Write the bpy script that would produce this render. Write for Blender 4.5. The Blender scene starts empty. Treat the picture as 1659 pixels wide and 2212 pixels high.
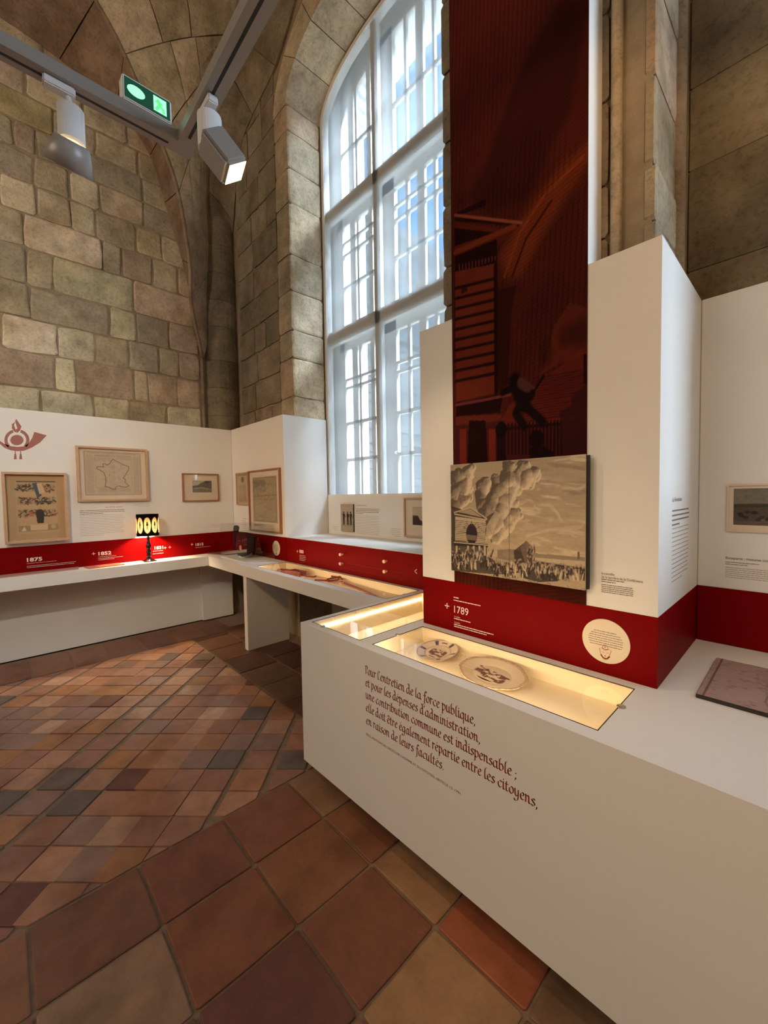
import bpy, bmesh, math, random
import numpy as np
from mathutils import Vector, Matrix
random.seed(7); rng = np.random.default_rng(7)
SC = bpy.context.scene; COL = SC.collection
# ---------------------------------------------------------------- camera
CAMZ = 1.55; FPX = 877.86; YAW, PITCH, ROLL = map(math.radians, (46.595, -2.396, -0.942))
_f = Vector((-math.sin(YAW)*math.cos(PITCH), math.cos(YAW)*math.cos(PITCH), math.sin(PITCH)))
_r = Vector((math.cos(YAW), math.sin(YAW), 0)); _u = _r.cross(_f)
CR = math.cos(ROLL)*_r + math.sin(ROLL)*_u; CU = -math.sin(ROLL)*_r + math.cos(ROLL)*_u
cd = bpy.data.cameras.new('camera'); cam = bpy.data.objects.new('camera', cd); COL.objects.link(cam)
cam.matrix_world = Matrix.Translation((0, 0, CAMZ)) @ Matrix((CR, CU, -_f)).transposed().to_4x4()
cd.sensor_fit = 'VERTICAL'; cd.sensor_height = 36; cd.lens = FPX/2212*36; cd.clip_start = .02; cd.clip_end = 300
SC.camera = cam
def at(px, py, ax, val):
    """survey of the photo: the point on the plane ax=val seen at pixel (px,py)"""
    d = _f + ((px-829.5)/FPX)*CR - ((py-1106)/FPX)*CU
    i = 'xyz'.index(ax); t = (val-(0, 0, CAMZ)[i])/d[i]
    return Vector((0, 0, CAMZ)) + t*d
# ---------------------------------------------------------------- world, lights, exposure
SC.view_settings.view_transform = 'Standard'; SC.view_settings.look = 'None'
SC.view_settings.gamma = 1; SC.view_settings.use_curve_mapping = False; SC.view_settings.exposure = 0.3
W = bpy.data.worlds.new('sky'); SC.world = W; W.use_nodes = True
nt = W.node_tree; nt.nodes.clear()
def nn(tree, t, **kw):
    n = tree.nodes.new(t)
    for k, v in kw.items():
        if k in n.inputs: n.inputs[k].default_value = v
        else: setattr(n, k, v)
    return n
tc = nn(nt, 'ShaderNodeTexCoord'); mp = nn(nt, 'ShaderNodeMapping'); mp.inputs['Scale'].default_value = (1, 1, 2.2)
nz = nn(nt, 'ShaderNodeTexNoise', Scale=3.2, Detail=6.0, Roughness=.6)
rp = nn(nt, 'ShaderNodeValToRGB'); rp.color_ramp.elements[0].position = .50; rp.color_ramp.elements[1].position = .80
rp.color_ramp.elements[0].color = (.08, .40, .95, 1); rp.color_ramp.elements[1].color = (.60, .82, 1.0, 1)
bg = nn(nt, 'ShaderNodeBackground', Strength=1.05); wo = nn(nt, 'ShaderNodeOutputWorld')
L = nt.links.new
L(tc.outputs['Generated'], mp.inputs[0]); L(mp.outputs[0], nz.inputs['Vector']); L(nz.outputs['Fac'], rp.inputs[0]); L(rp.outputs[0], bg.inputs[0]); L(bg.outputs[0], wo.inputs[0])
def light(kind, name, loc, target, energy, color, size=1., sy=None, spot=60, blend=.6):
    ld = bpy.data.lights.new(name, kind); ld.energy = energy; ld.color = color
    if kind == 'AREA':
        ld.size = size
        if sy: ld.shape = 'RECTANGLE'; ld.size_y = sy
    elif kind == 'SPOT': ld.spot_size = math.radians(spot); ld.spot_blend = blend; ld.shadow_soft_size = size
    elif kind == 'SUN': ld.angle = math.radians(size)
    else: ld.shadow_soft_size = size
    o = bpy.data.objects.new(name, ld); COL.objects.link(o); o.location = loc
    d = Vector(target)-Vector(loc); o.rotation_euler = d.to_track_quat('-Z', 'Y').to_euler()
    return o
DAY = (.66, .83, 1.0); WARM = (1.0, .76, .52); NEUT = (1.0, .86, .70)
light('SUN', 'sun', (10, -5, 20), (0, 1.5, 10), .9, (1, .95, .86), 1.0)
# daylight of the open sky beyond the two window bays
light('AREA', 'sky_light_window', (-.1, 5.3, 8.8), (-3.2, 2.5, 2.0), 5200, DAY, 2.8)
light('AREA', 'sky_light_next_bay', (6.0, 4.7, 3.5), (-.3, 2.0, 1.6), 500, DAY, 2.6)
# unseen fill lamps added high on the right and behind the visitor
light('AREA', 'high_fill_right', (5.2, -2.0, 5.6), (-5, .3, 3.4), 32, (1, .86, .70), 2.6, 2.6)
light('AREA', 'rear_fill', (-2.6, -6.2, 4.2), (-1.3, 1.5, .8), 150, (1, .80, .60), 3.0, 3.0)
# gallery spots on tracks out of the picture, plus added fill spots
WB = (1.0, .61, .29)
for loc, tgt, e, c in [((-1.9, -1.2, 3.3), (-5.1, .2, 1.7), 150, (1, .88, .75)), ((-2.6, -.9, 3.2), (-4.9, 1.6, 1.3), 44, WB), ((-2.8, -.8, 3.2), (-4.4, 2.2, 1.5), 46, WB),
                       ((.7, -.6, 3.3), (-.5, 1.6, 1.5), 38, WB), ((1.4, -.2, 3.3), (-.2, 2.2, 1.1), 28, WB), ((-.2, -.8, 3.3), (-1.1, 1.1, .6), 12, NEUT),
                       ((.6, .2, 2.9), (-.45, 1.75, 3.4), 62, WB), ((-2.6, -1.6, 3.0), (-5.3, .2, 4.4), 165, NEUT)]:
    light('SPOT', 'gallery_and_fill_spot', loc, tgt, e, c, .06, spot=64, blend=.9)
light('SPOT', 'gallery_and_fill_spot', (1.1, .5, 3.3), (.2, 1.45, .87), 24, NEUT, .08, spot=60, blend=.95)  # fill spot added to brighten the counter top
light('SPOT', 'gallery_and_fill_spot', (-1.9, -1.0, 3.3), (-3.4, 2.5, 1.1), 46, WB, .06, spot=38, blend=.8)
light('SPOT', 'gallery_and_fill_spot', (-1.6, -1.8, 2.9), (-4.7, 1.4, 6.6), 130, WB, .06, spot=60, blend=.9)  # upward fill spot added to lighten the vault webs
# ---------------------------------------------------------------- materials
def mat(name, col=(.8, .8, .8), rough=.5, metal=0., spec=.5, noise=0., nscale=20., bump=0., bscale=60., emis=None, objcol=False, attr=None, hue2=None, grain=0.):
    m = bpy.data.materials.new(name); m.use_nodes = True; t = m.node_tree; b = t.nodes['Principled BSDF']; l = t.links.new
    b.inputs['Roughness'].default_value = rough; b.inputs['Metallic'].default_value = metal; b.inputs['Specular IOR Level'].default_value = spec
    b.inputs['Base Color'].default_value = (*col, 1)
    src = None
    if attr: src = nn(t, 'ShaderNodeAttribute', attribute_name=attr).outputs['Color']
    if objcol: src = nn(t, 'ShaderNodeObjectInfo').outputs['Color']
    if noise or bump: 
        co = nn(t, 'ShaderNodeTexCoord')
    if noise:
        n1 = nn(t, 'ShaderNodeTexNoise', Scale=nscale, Detail=8., Roughness=.65); l(co.outputs['Object'], n1.inputs['Vector'])
        r = nn(t, 'ShaderNodeMapRange'); r.inputs['From Min'].default_value = .3; r.inputs['From Max'].default_value = .7
        r.inputs['To Min'].default_value = 1-noise; r.inputs['To Max'].default_value = 1+noise; l(n1.outputs['Fac'], r.inputs['Value'])
        mx = nn(t, 'ShaderNodeVectorMath', operation='SCALE')
        if src: l(src, mx.inputs[0])
        else: mx.inputs[0].default_value = col
        l(r.outputs[0], mx.inputs['Scale']); src = mx.outputs[0]
        if hue2:
            n2 = nn(t, 'ShaderNodeTexNoise', Scale=nscale*.35, Detail=3.); l(co.outputs['Object'], n2.inputs['Vector'])
            r2 = nn(t, 'ShaderNodeValToRGB'); r2.color_ramp.elements[0].position = .5; r2.color_ramp.elements[1].position = .68
            l(n2.outputs['Fac'], r2.inputs[0]); mm = nn(t, 'ShaderNodeMix', data_type='RGBA'); mm.blend_type = 'MULTIPLY'
            l(r2.outputs[0], mm.inputs[0]); l(src, mm.inputs[6]); mm.inputs[7].default_value = (*hue2, 1); src = mm.outputs[2]
        if grain:
            n3 = nn(t, 'ShaderNodeTexNoise', Scale=nscale*7, Detail=4., Roughness=.8); l(co.outputs['Object'], n3.inputs['Vector'])
            r3 = nn(t, 'ShaderNodeMapRange'); r3.inputs['From Min'].default_value = .36; r3.inputs['From Max'].default_value = .50
            r3.inputs['To Min'].default_value = 1-grain; r3.inputs['To Max'].default_value = 1.; l(n3.outputs['Fac'], r3.inputs['Value'])
            m3 = nn(t, 'ShaderNodeVectorMath', operation='SCALE'); l(src, m3.inputs[0]); l(r3.outputs[0], m3.inputs['Scale']); src = m3.outputs[0]
    if src: l(src, b.inputs['Base Color'])
    if bump:
        n1 = nn(t, 'ShaderNodeTexNoise', Scale=bscale, Detail=6., Roughness=.7); l(co.outputs['Object'], n1.inputs['Vector'])
        bp = nn(t, 'ShaderNodeBump', Strength=bump, Distance=.02); l(n1.outputs['Fac'], bp.inputs['Height']); l(bp.outputs[0], b.inputs['Normal'])
    if emis:
        b.inputs['Emission Color'].default_value = (*emis[0], 1); b.inputs['Emission Strength'].default_value = emis[1]
        if src: l(src, b.inputs['Emission Color'])
    return m
WHITE = mat('white_paint', (.74, .72, .68), .55, spec=.3, noise=.012, nscale=3, bump=.02, bscale=500)
RED = mat('red_paint', (.172, .0006, .0012), .5, spec=.05, noise=.03, nscale=4)
REDTXT = mat('dark_red_vinyl', (.30, .010, .009), .5)
WHTXT = mat('white_vinyl', (.85, .66, .60), .5)
GRTXT = mat('grey_print', (.22, .17, .125), .6)
FAINT = mat('faint_print', (.42, .36, .28), .6)
EMB = mat('dusky_red_vinyl', (.33, .115, .09), .5)
STONE = mat('limestone', rough=.9, spec=.15, noise=.34, nscale=5, bump=.6, bscale=34, objcol=True, hue2=(.78, .72, .62), grain=.28)
MORTAR = mat('lime_mortar', (.30, .235, .155), .95, spec=.1, noise=.22, nscale=9, bump=.5, bscale=50)
TILE = mat('terracotta', rough=.5, spec=.4, noise=.20, nscale=9, bump=.15, bscale=40, objcol=True, hue2=(.72, .66, .62), grain=.10)
GROUT = mat('grout', (.24, .16, .105), .9, noise=.2, nscale=30, bump=.3, bscale=120)
FRAMEW = mat('window_paint', (.72, .70, .66), .5, noise=.04, nscale=12)
JAMBP = mat('outer_jamb_plaster', (.80, .79, .76), .8, noise=.05, nscale=8)
OAK = mat('pale_oak', (.52, .33, .19), .45, noise=.10, nscale=14, bump=.05)
CHERRY = mat('cherry_wood', (.33, .135, .06), .4, noise=.10, nscale=14)
MATB = mat('mount_board', (.66, .55, .42), .8, noise=.01)
BLACK = mat('black_lacquer', (.006, .005, .006), .22)
FELT = mat('black_felt', (.008, .006, .008), .8, spec=.2, bump=.2, bscale=200)
GREYM = mat('grey_painted_metal', (.32, .29, .26), .42, metal=.15, spec=.5)
WHM = mat('white_enamel', (.72, .70, .68), .35)
SLOT = mat('track_slot', (.01, .01, .01), .6)
STEEL = mat('brushed_steel', (.55, .48, .38), .3, metal=.9)
LEATH = mat('oxblood_leather', (.13, .018, .010), .4, spec=.5, noise=.2, nscale=30)
PAPER = mat('print_ink', attr='ink', rough=.65, spec=.25)
BOARDP = mat('satin_print', attr='ink', rough=.45, spec=.35)
BANNERM = mat('matt_banner_print', attr='ink', rough=.85, spec=.04)
CERAM = mat('glazed_faience', attr='ink', rough=.16, spec=.6)
CLOTH = mat('vitrine_cloth', (.84, .72, .50), .85)
LEDM = mat('warm_led', (1, .85, .6), .5, emis=((1, .80, .50), 26))
BULBM = mat('lit_bulb', (1, .85, .6), .5, emis=((1, .74, .40), 4))
KNOBM = mat('pink_knob', (.85, .50, .38), .4)
RUBBER = mat('black_edge', (.02, .015, .012), .6)
FACADE = mat('sunlit_limestone', (.60, .56, .48), .9, noise=.08, nscale=.6)
ROOFM = mat('slate_roof', (.22, .25, .30), .7)
DARKG = mat('far_window', (.10, .12, .14), .2)
def glass(name, tint=(1, 1, 1), refl=1.):
    m = bpy.data.materials.new(name); m.use_nodes = True; t = m.node_tree; t.nodes.clear(); l = t.links.new
    o = nn(t, 'ShaderNodeOutputMaterial'); tr = nn(t, 'ShaderNodeBsdfTransparent'); tr.inputs[0].default_value = (*tint, 1)
    g = nn(t, 'ShaderNodeBsdfGlossy'); g.inputs['Roughness'].default_value = .0; fr0 = nn(t, 'ShaderNodeLayerWeight', Blend=.5); pw = nn(t, 'ShaderNodeMath', operation='POWER'); pw.inputs[1].default_value = 4.6; l(fr0.outputs['Facing'], pw.inputs[0]); fr = nn(t, 'ShaderNodeMath', operation='MULTIPLY_ADD'); fr.inputs[1].default_value = .95; fr.inputs[2].default_value = .045; l(pw.outputs[0], fr.inputs[0])
    mx = nn(t, 'ShaderNodeMixShader'); ml = nn(t, 'ShaderNodeMath', operation='MULTIPLY'); ml.inputs[1].default_value = refl
    l(fr.outputs[0], ml.inputs[0]); l(ml.outputs[0], mx.inputs[0]); l(tr.outputs[0], mx.inputs[1]); l(g.outputs[0], mx.inputs[2]); l(mx.outputs[0], o.inputs[0])
    return m
GLASS = glass('clear_glass'); ACRYL = glass('acrylic', (.96, .97, .96), 1.2)
def scrim():
    m = bpy.data.materials.new('window_scrim'); m.use_nodes = True; t = m.node_tree; t.nodes.clear(); l = t.links.new
    o = nn(t, 'ShaderNodeOutputMaterial'); tr = nn(t, 'ShaderNodeBsdfTransparent'); tl = nn(t, 'ShaderNodeBsdfTranslucent'); tl.inputs[0].default_value = (.40, .42, .42, 1)
    df = nn(t, 'ShaderNodeBsdfDiffuse'); df.inputs[0].default_value = (.7, .7, .68, 1)
    a = nn(t, 'ShaderNodeMixShader'); a.inputs[0].default_value = .25; b = nn(t, 'ShaderNodeMixShader'); b.inputs[0].default_value = .50
    l(tl.outputs[0], a.inputs[1]); l(df.outputs[0], a.inputs[2]); l(tr.outputs[0], b.inputs[1]); l(a.outputs[0], b.inputs[2]); l(b.outputs[0], o.inputs[0])
    return m
SCRIM = scrim()
# ---------------------------------------------------------------- mesh helpers
class MB:
    def __init__(s): s.v = []; s.f = []
    def add(s, vs, fs):
        k = len(s.v); s.v += [tuple(v) for v in vs]; s.f += [tuple(i+k for i in f) for f in fs]; return s
    def box(s, x0, x1, y0, y1, z0, z1, M=None):
        vs = [Vector((x, y, z)) for z in (z0, z1) for x, y in ((x0, y0), (x1, y0), (x1, y1), (x0, y1))]
        if M is not None: vs = [M @ v for v in vs]
        return s.add(vs, [(3, 2, 1, 0), (4, 5, 6, 7), (0, 1, 5, 4), (1, 2, 6, 5), (2, 3, 7, 6), (3, 0, 4, 7)])
    def quad(s, a, b, c, d): return s.add([a, b, c, d], [(0, 1, 2, 3)])
    def prism(s, poly, M, t0, t1):
        """poly in local xy extruded along local z from t0 to t1"""
        n = len(poly)
        vs = [M @ Vector((p[0], p[1], t0)) for p in poly]+[M @ Vector((p[0], p[1], t1)) for p in poly]
        return s.add(vs, [tuple(range(n-1, -1, -1)), tuple(range(n, 2*n))]+[(i, (i+1) % n, n+(i+1) % n, n+i) for i in range(n)])
    def lathe(s, prof, M=None, n=24, ang=2*math.pi, sx=1, sy=1, cap=True):
        M = M or Matrix(); vs = []; fs = []; full = abs(ang-2*math.pi) < 1e-6; m = n if full else n+1
        for r, z in prof:
            for i in range(m):
                a = ang*i/n; vs.append(M @ Vector((r*math.cos(a)*sx, r*math.sin(a)*sy, z)))
        for j in range(len(prof)-1):
            for i in range(n if full else n):
                k = (i+1) % m; fs.append((j*m+i, j*m+k, (j+1)*m+k, (j+1)*m+i))
        if cap and full: fs += [tuple(range(m-1, -1, -1)), tuple(range((len(prof)-1)*m, len(prof)*m))]
        return s.add(vs, fs)
    def tube(s, pts, r, n=8):
        pts = [Vector(p) for p in pts]; rings = []; fs = []
        for i, p in enumerate(pts):
            d = (pts[min(i+1, len(pts)-1)]-pts[max(i-1, 0)]).normalized(); a = d.orthogonal().normalized(); 
            if i and a.dot(pa) < 0: a = -a
            if i: a = (pa-d*pa.dot(d)).normalized()
            pa = a; b = d.cross(a); rr = r[i] if isinstance(r, (list, tuple)) else r
            rings += [p+a*rr*math.cos(2*math.pi*k/n)+b*rr*math.sin(2*math.pi*k/n) for k in range(n)]
        for i in range(len(pts)-1):
            fs += [(i*n+k, i*n+(k+1) % n, (i+1)*n+(k+1) % n, (i+1)*n+k) for k in range(n)]
        fs += [tuple(range(n-1, -1, -1)), tuple(range((len(pts)-1)*n, len(pts)*n))]
        return s.add(rings, fs)
    def build(s, name, m, parent=None, bevel=0., smooth=False, **kw):
        me = bpy.data.meshes.new(name); me.from_pydata(s.v, [], s.f); me.materials.append(m)
        if bevel:
            bm = bmesh.new(); bm.from_mesh(me); bmesh.ops.remove_doubles(bm, verts=bm.verts, dist=1e-6)
            bmesh.ops.bevel(bm, geom=[e for e in bm.edges if len(e.link_faces) == 2 and e.calc_face_angle(0) > .6], offset=bevel, segments=2, affect='EDGES', clamp_overlap=True)
            bm.to_mesh(me); bm.free()
        if smooth:
            me.shade_smooth() if hasattr(me, 'shade_smooth') else [setattr(p, 'use_smooth', True) for p in me.polygons]
        o = bpy.data.objects.new(name, me); COL.objects.link(o)
        if parent: o.parent = parent
        for k, v in kw.items(): o[k] = v
        return o
def tag(o, label, cat=None, group=None, kind=None):
    o['label'] = label
    if cat: o['category'] = cat
    if group: o['group'] = group
    if kind: o['kind'] = kind
    return o
def empty(name, label, cat, group=None, kind=None, loc=(0, 0, 0)):
    o = bpy.data.objects.new(name, None); COL.objects.link(o); o.empty_display_size = .1
    o.location = loc
    return tag(o, label, cat, group, kind)
def adopt(root, objs):
    """parts are modelled in world coordinates; keep them there under a root that has a location"""
    for c in objs: c.parent = root; c.matrix_parent_inverse = Matrix.Translation(root.location).inverted()
def frameM(o, u, n):
    """local x=u, y=up-ish, z=n(outward)"""
    u = Vector(u).normalized(); n = Vector(n).normalized(); w = n.cross(u)
    M = Matrix((u, w, n)).transposed().to_4x4(); M.translation = Vector(o); return M
# wall frames: text/print on a wall facing the room
def onL(y, z, off=0.): return frameM((-5.15+off, y, z), (0, 1, 0), (1, 0, 0))      # left panel faces +x, local x = +y
def onY(x, z, y, off=0.): return frameM((x, y-off, z), (1, 0, 0), (0, -1, 0))       # faces -y, local x=+x
def text(body, M, h, m, parent, name='lettering', thick=.0006, bold=0., align='LEFT', shear=0., sx=1.):
    c = bpy.data.curves.new('t', 'FONT'); c.body = body; c.size = h/.72; c.align_x = align; c.shear = shear; c.offset = bold; c.resolution_u = 3
    o = bpy.data.objects.new('t', c); COL.objects.link(o); dg = bpy.context.evaluated_depsgraph_get()
    me = bpy.data.meshes.new_from_object(o.evaluated_get(dg)); bpy.data.objects.remove(o)
    for v in me.vertices:
        v.co = M @ Vector((v.co.x*sx, v.co.y, thick))
    me.materials.clear(); me.materials.append(m)
    o = bpy.data.objects.new(name, me); COL.objects.link(o); o.parent = parent; return o
def greek(M, w, lines, pitch, hgt, m, parent, name='caption', align=0, centre=False, last=.6, seed=1):
    """tiny body copy: word-long dashes, too small in the photo to read"""
    rr = random.Random(seed); b = MB()
    for i in range(lines):
        ww = w*(last if i == lines-1 else rr.uniform(.93, 1)) if not centre else w*math.sqrt(max(.15, 1-((i-lines*.55)/(lines*.75))**2))
        x = (w-ww)*(1 if align == 1 else 0) if not centre else -ww/2; end = x+ww
        while x < end-hgt:
            l = min(rr.uniform(1.2, 6)*hgt, end-x)
            b.prism([(x, -i*pitch-hgt/2), (x+l, -i*pitch-hgt/2), (x+l, -i*pitch+hgt/2), (x, -i*pitch+hgt/2)], M, .0002, .0006)
            x += l+hgt*.55
    return b.build(name, m, parent, kind='stuff')
# ---------------------------------------------------------------- small raster painter (vertex-coloured prints)
class Art:
    def __init__(s, w, h, bg):
        s.w, s.h = w, h; s.a = np.zeros((h, w, 3)); s.a[:] = bg
        s.X, s.Y = np.meshgrid((np.arange(w)+.5)/w, (np.arange(h)+.5)/h); s.asp = w/h
    def blend(s, m, c, k=1.): m = (m*k)[..., None]; s.a = s.a*(1-m)+np.array(c)*m; return s
    def ell(s, x, y, rx, ry, c, k=1., soft=.06): 
        d = ((s.X-x)/rx)**2+((s.Y-y)/ry)**2; return s.blend(np.clip((1-d)/soft, 0, 1), c, k)
    def poly(s, pts, c, k=1.):
        ins = np.zeros_like(s.X, bool); n = len(pts)
        for i in range(n):
            x0, y0 = pts[i]; x1, y1 = pts[(i+1) % n]
            if y0 == y1: continue
            cnd = ((y0 > s.Y) != (y1 > s.Y)) & (s.X < (x1-x0)*(s.Y-y0)/(y1-y0)+x0); ins ^= cnd
        return s.blend(ins.astype(float), c, k)
    def line(s, pts, wd, c, k=1.):
        m = np.zeros_like(s.X)
        for (x0, y0), (x1, y1) in zip(pts, pts[1:]):
            ax = (s.X-x0)*s.asp; ay = s.Y-y0; bx = (x1-x0)*s.asp; by = y1-y0; q = bx*bx+by*by+1e-12
            t = np.clip((ax*bx+ay*by)/q, 0, 1); d = np.hypot(ax-t*bx, ay-t*by); m = np.maximum(m, np.clip((wd-d)/(wd*.5)+.5, 0, 1))
        return s.blend(m, c, k)
    def noise(s, sx, sy=None, oct=4, seed=0, ang=0.):
        sy = sy or sx; r = np.random.default_rng(seed); out = 0; amp = 1; tot = 0
        ca, sa = math.cos(ang), math.sin(ang); U = s.X*s.asp*ca+s.Y*sa; V = -s.X*s.asp*sa+s.Y*ca
        for o in range(oct):
            u = U*sx*2**o+50; v = V*sy*2**o+50; g = r.random((64, 64)); i = np.floor(u).astype(int); j = np.floor(v).astype(int); fu = u-i; fv = v-j
            fu = fu*fu*(3-2*fu); fv = fv*fv*(3-2*fv); G = lambda a, b: g[b % 64, a % 64]
            out = out+amp*((G(i, j)*(1-fu)+G(i+1, j)*fu)*(1-fv)+(G(i, j+1)*(1-fu)+G(i+1, j+1)*fu)*fv); tot += amp; amp *= .5
        return out/tot
    def blur(s, n):
        for _ in range(n):
            s.a[1:-1, 1:-1] = (s.a[1:-1, 1:-1]*2+s.a[:-2, 1:-1]+s.a[2:, 1:-1]+s.a[1:-1, :-2]+s.a[1:-1, 2:])/6
        return s
    def mul(s, f): s.a = s.a*f[..., None]; return s
    def grid(s, M, w, h, name, m, parent=None, warp=None):
        """mesh grid w x h metres, origin lower left, colours baked per vertex"""
        nx, ny = s.w, s.h; xs = np.linspace(0, w, nx); ys = np.linspace(h, 0, ny); gx, gy = np.meshgrid(xs, ys)
        P = np.stack([gx.ravel(), gy.ravel(), np.zeros(nx*ny)], 1)
        if warp: P = warp(P)
        R = np.array(M); P = P @ R[:3, :3].T + R[:3, 3]
        idx = np.arange(nx*ny).reshape(ny, nx); q = np.stack([idx[1:, :-1], idx[1:, 1:], idx[:-1, 1:], idx[:-1, :-1]], -1).reshape(-1, 4)
        me = bpy.data.meshes.new(name); me.vertices.add(nx*ny); me.vertices.foreach_set('co', P.ravel())
        me.loops.add(q.size); me.loops.foreach_set('vertex_index', q.ravel()); me.polygons.add(len(q)); me.polygons.foreach_set('loop_start', np.arange(len(q))*4)
        me.update(calc_edges=True); at_ = me.color_attributes.new('ink', 'FLOAT_COLOR', 'POINT')
        at_.data.foreach_set('color', np.concatenate([np.clip(s.a, 0, 1).reshape(-1, 3), np.ones((nx*ny, 1))], 1).ravel())
        me.materials.append(m); o = bpy.data.objects.new(name, me); COL.objects.link(o)
        if parent: o.parent = parent
        return o
# ---------------------------------------------------------------- masonry pieces
def clip_poly(poly, x0, x1, y0, y1):
    def cl(p, f, g):
        out = []
        for i in range(len(p)):
            a, b = p[i-1], p[i]; fa, fb = f(a), f(b)
            if (fa >= 0) != (fb >= 0): t = fa/(fa-fb); out.append((a[0]+(b[0]-a[0])*t, a[1]+(b[1]-a[1])*t))
            if fb >= 0: out.append(b)
        return out
    for f in (lambda p: p[0]-x0, lambda p: x1-p[0], lambda p: p[1]-y0, lambda p: y1-p[1]):
        poly = cl(poly, f, None)
        if len(poly) < 3: return []
    return poly
def piece(name, poly, M, col, parent, depth=.05, proud=.004, bev=.008, m=None, jit=0., kind_f=None):
    """one stone or tile: polygon in local xy, bevelled face, sides going back; f(x,y)->world when M is a function"""
    F = M if callable(M) else (lambda x, y, z: M @ Vector((x, y, z)))
    cx = sum(p[0] for p in poly)/len(poly); cy = sum(p[1] for p in poly)/len(poly)
    pr = []
    for i in range(len(poly)):
        a = poly[i-1]; b = poly[i]; c = poly[(i+1) % len(poly)]
        la = math.hypot(a[0]-b[0], a[1]-b[1]); lc = math.hypot(c[0]-b[0], c[1]-b[1]); k = min(bev*1.6, la*.3, lc*.3)
        for q, l in ((a, la), (c, lc)):
            pr.append((b[0]+(q[0]-b[0])/max(l, 1e-6)*k+random.uniform(-jit, jit), b[1]+(q[1]-b[1])/max(l, 1e-6)*k+random.uniform(-jit, jit)))
        if jit and lc > .2: pr.append(((b[0]+c[0])/2+random.uniform(-jit, jit), (b[1]+c[1])/2+random.uniform(-jit, jit)))
    n = len(pr); ins = []
    for x, y in pr:
        d = math.hypot(cx-x, cy-y); k = min(bev*1.3/max(d, 1e-6), .5); ins.append((x+(cx-x)*k, y+(cy-y)*k))
    tl = [random.uniform(-1, 1)*proud*.4 for _ in range(2)]
    tz = lambda x, y: proud+tl[0]*(x-cx)*3+tl[1]*(y-cy)*3
    vs = [F(x, y, -depth) for x, y in pr]+[F(x, y, tz(x, y)-bev*.5) for x, y in pr]+[F(x, y, tz(x, y)) for x, y in ins]
    fs = [(i, (i+1) % n, n+(i+1) % n, n+i) for i in range(n)]+[(n+i, n+(i+1) % n, 2*n+(i+1) % n, 2*n+i) for i in range(n)]+[tuple(range(2*n, 3*n))]
    o = MB().add(vs, fs).build(name, m or STONE, parent); o.color = (*col, 1); return o
BASES = [(.46, .37, .25), (.42, .35, .235), (.49, .40, .28), (.40, .325, .215), (.46, .355, .245), (.38, .315, .22), (.48, .37, .265)]
def scol(k=1.): 
    c = random.choice(BASES); j = random.uniform(.88, 1.12)*k; return tuple(x*j for x in c)
def courses(M, u0, u1, zs, parent, lens=(.3, .7), k=1., gap=.007, jit=.006, proud=(.0, .010), joints=None, cols=None, bev=.009, cut=None):
    for r in range(len(zs)-1):
        if joints and r in joints: js = [u0]+[j for j in joints[r] if u0+.08 < j < u1-.08]+[u1]
        else:
            js = [u0]; 
            while js[-1] < u1-lens[0]*.6: js.append(js[-1]+random.uniform(*lens))
            js[-1] = u1
        for i in range(len(js)-1):
            if js[i+1]-js[i] < .03: continue
            p = [(js[i]+gap, zs[r]+gap), (js[i+1]-gap, zs[r]+gap), (js[i+1]-gap, zs[r+1]-gap), (js[i]+gap, zs[r+1]-gap)]
            c = (cols or {}).get((r, i)) or scol(k)
            if cut and not cut(js[i], js[i+1], zs[r], zs[r+1]): continue
            piece('stone', p, M, c, parent, .03, random.uniform(*proud), bev, jit=jit)
# ================================================================ SETTING
XW = -5.35; YW = 2.35; XR = 6.0; YB = -7.0
OX0, OX1, OSP, ORISE = -3.87, -1.75, 5.66, .50          # window opening
def arch_z(x, zs=OSP, rise=ORISE, xc=-2.81, hw=1.06):
    u = min(1, abs(x-xc)/hw); return zs+rise*math.sqrt(max(0, 1-u**2.2))
# floor -----------------------------------------------------------
fl = MB().box(XW-.3, XR+.3, YB-.3, YW+.6, -.12, -.007).build('floor', GROUT); tag(fl, 'terracotta tiled floor with a diagonal field of small tiles inside a border of large tiles', kind='structure')
FX0, FX1, FY0, FY1 = -4.66, -1.945, -1.6, 1.47
small = []
c45 = math.cos(math.radians(45)); RW, CW = .1715, .1752
for i in range(-60, 60):
    for j in range(-60, 60):
        sh = .03*math.sin(i*7.3)
        a0, a1, b0, b1 = -1.956+CW*i, -1.956+CW*(i+1), 1.721+RW*j, 1.721+RW*(j+1)
        q = [((a)*c45-(b)*c45, (a)*c45+(b)*c45) for a, b in ((a0+sh, b0), (a1+sh, b0), (a1+sh, b1), (a0+sh, b1))]
        cx = sum(p[0] for p in q)/4; cy = sum(p[1] for p in q)/4
        if not (FX0-.2 < cx < FX1+.2 and FY0-.2 < cy < FY1+.2): continue
        g = .0045; q = [(cx+(x-cx)*(1-g/.085), cy+(y-cy)*(1-g/.085)) for x, y in q]
        q = clip_poly(q, FX0, FX1, FY0, FY1)
        if len(q) < 3: continue
        ar = abs(sum(q[k-1][0]*q[k][1]-q[k][0]*q[k-1][1] for k in range(len(q))))/2
        if ar < .0012: continue
        d = Vector((cx, cy, 0)); f2 = Vector((-math.sin(YAW), math.cos(YAW), 0)); dep = d.dot(f2); lat = d.dot(_r)
        if dep < -.4: continue
        if dep < .75 or abs(lat)/dep > 1.0: dep += 50       # outside the photograph: joined below
        small.append((dep, q))
small.sort(key=lambda t: t[0])
TC = [tuple((v*.80+w*.20)*1.45 for v, w in zip(c, (.24, .13, .085))) for c in [(.27, .125, .072), (.24, .11, .068), (.30, .15, .09), (.21, .095, .062), (.32, .17, .105), (.185, .11, .085), (.25, .12, .078), (.34, .20, .13), (.29, .125, .06)]]
Zf = Matrix.Translation((0, 0, 0))
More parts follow.
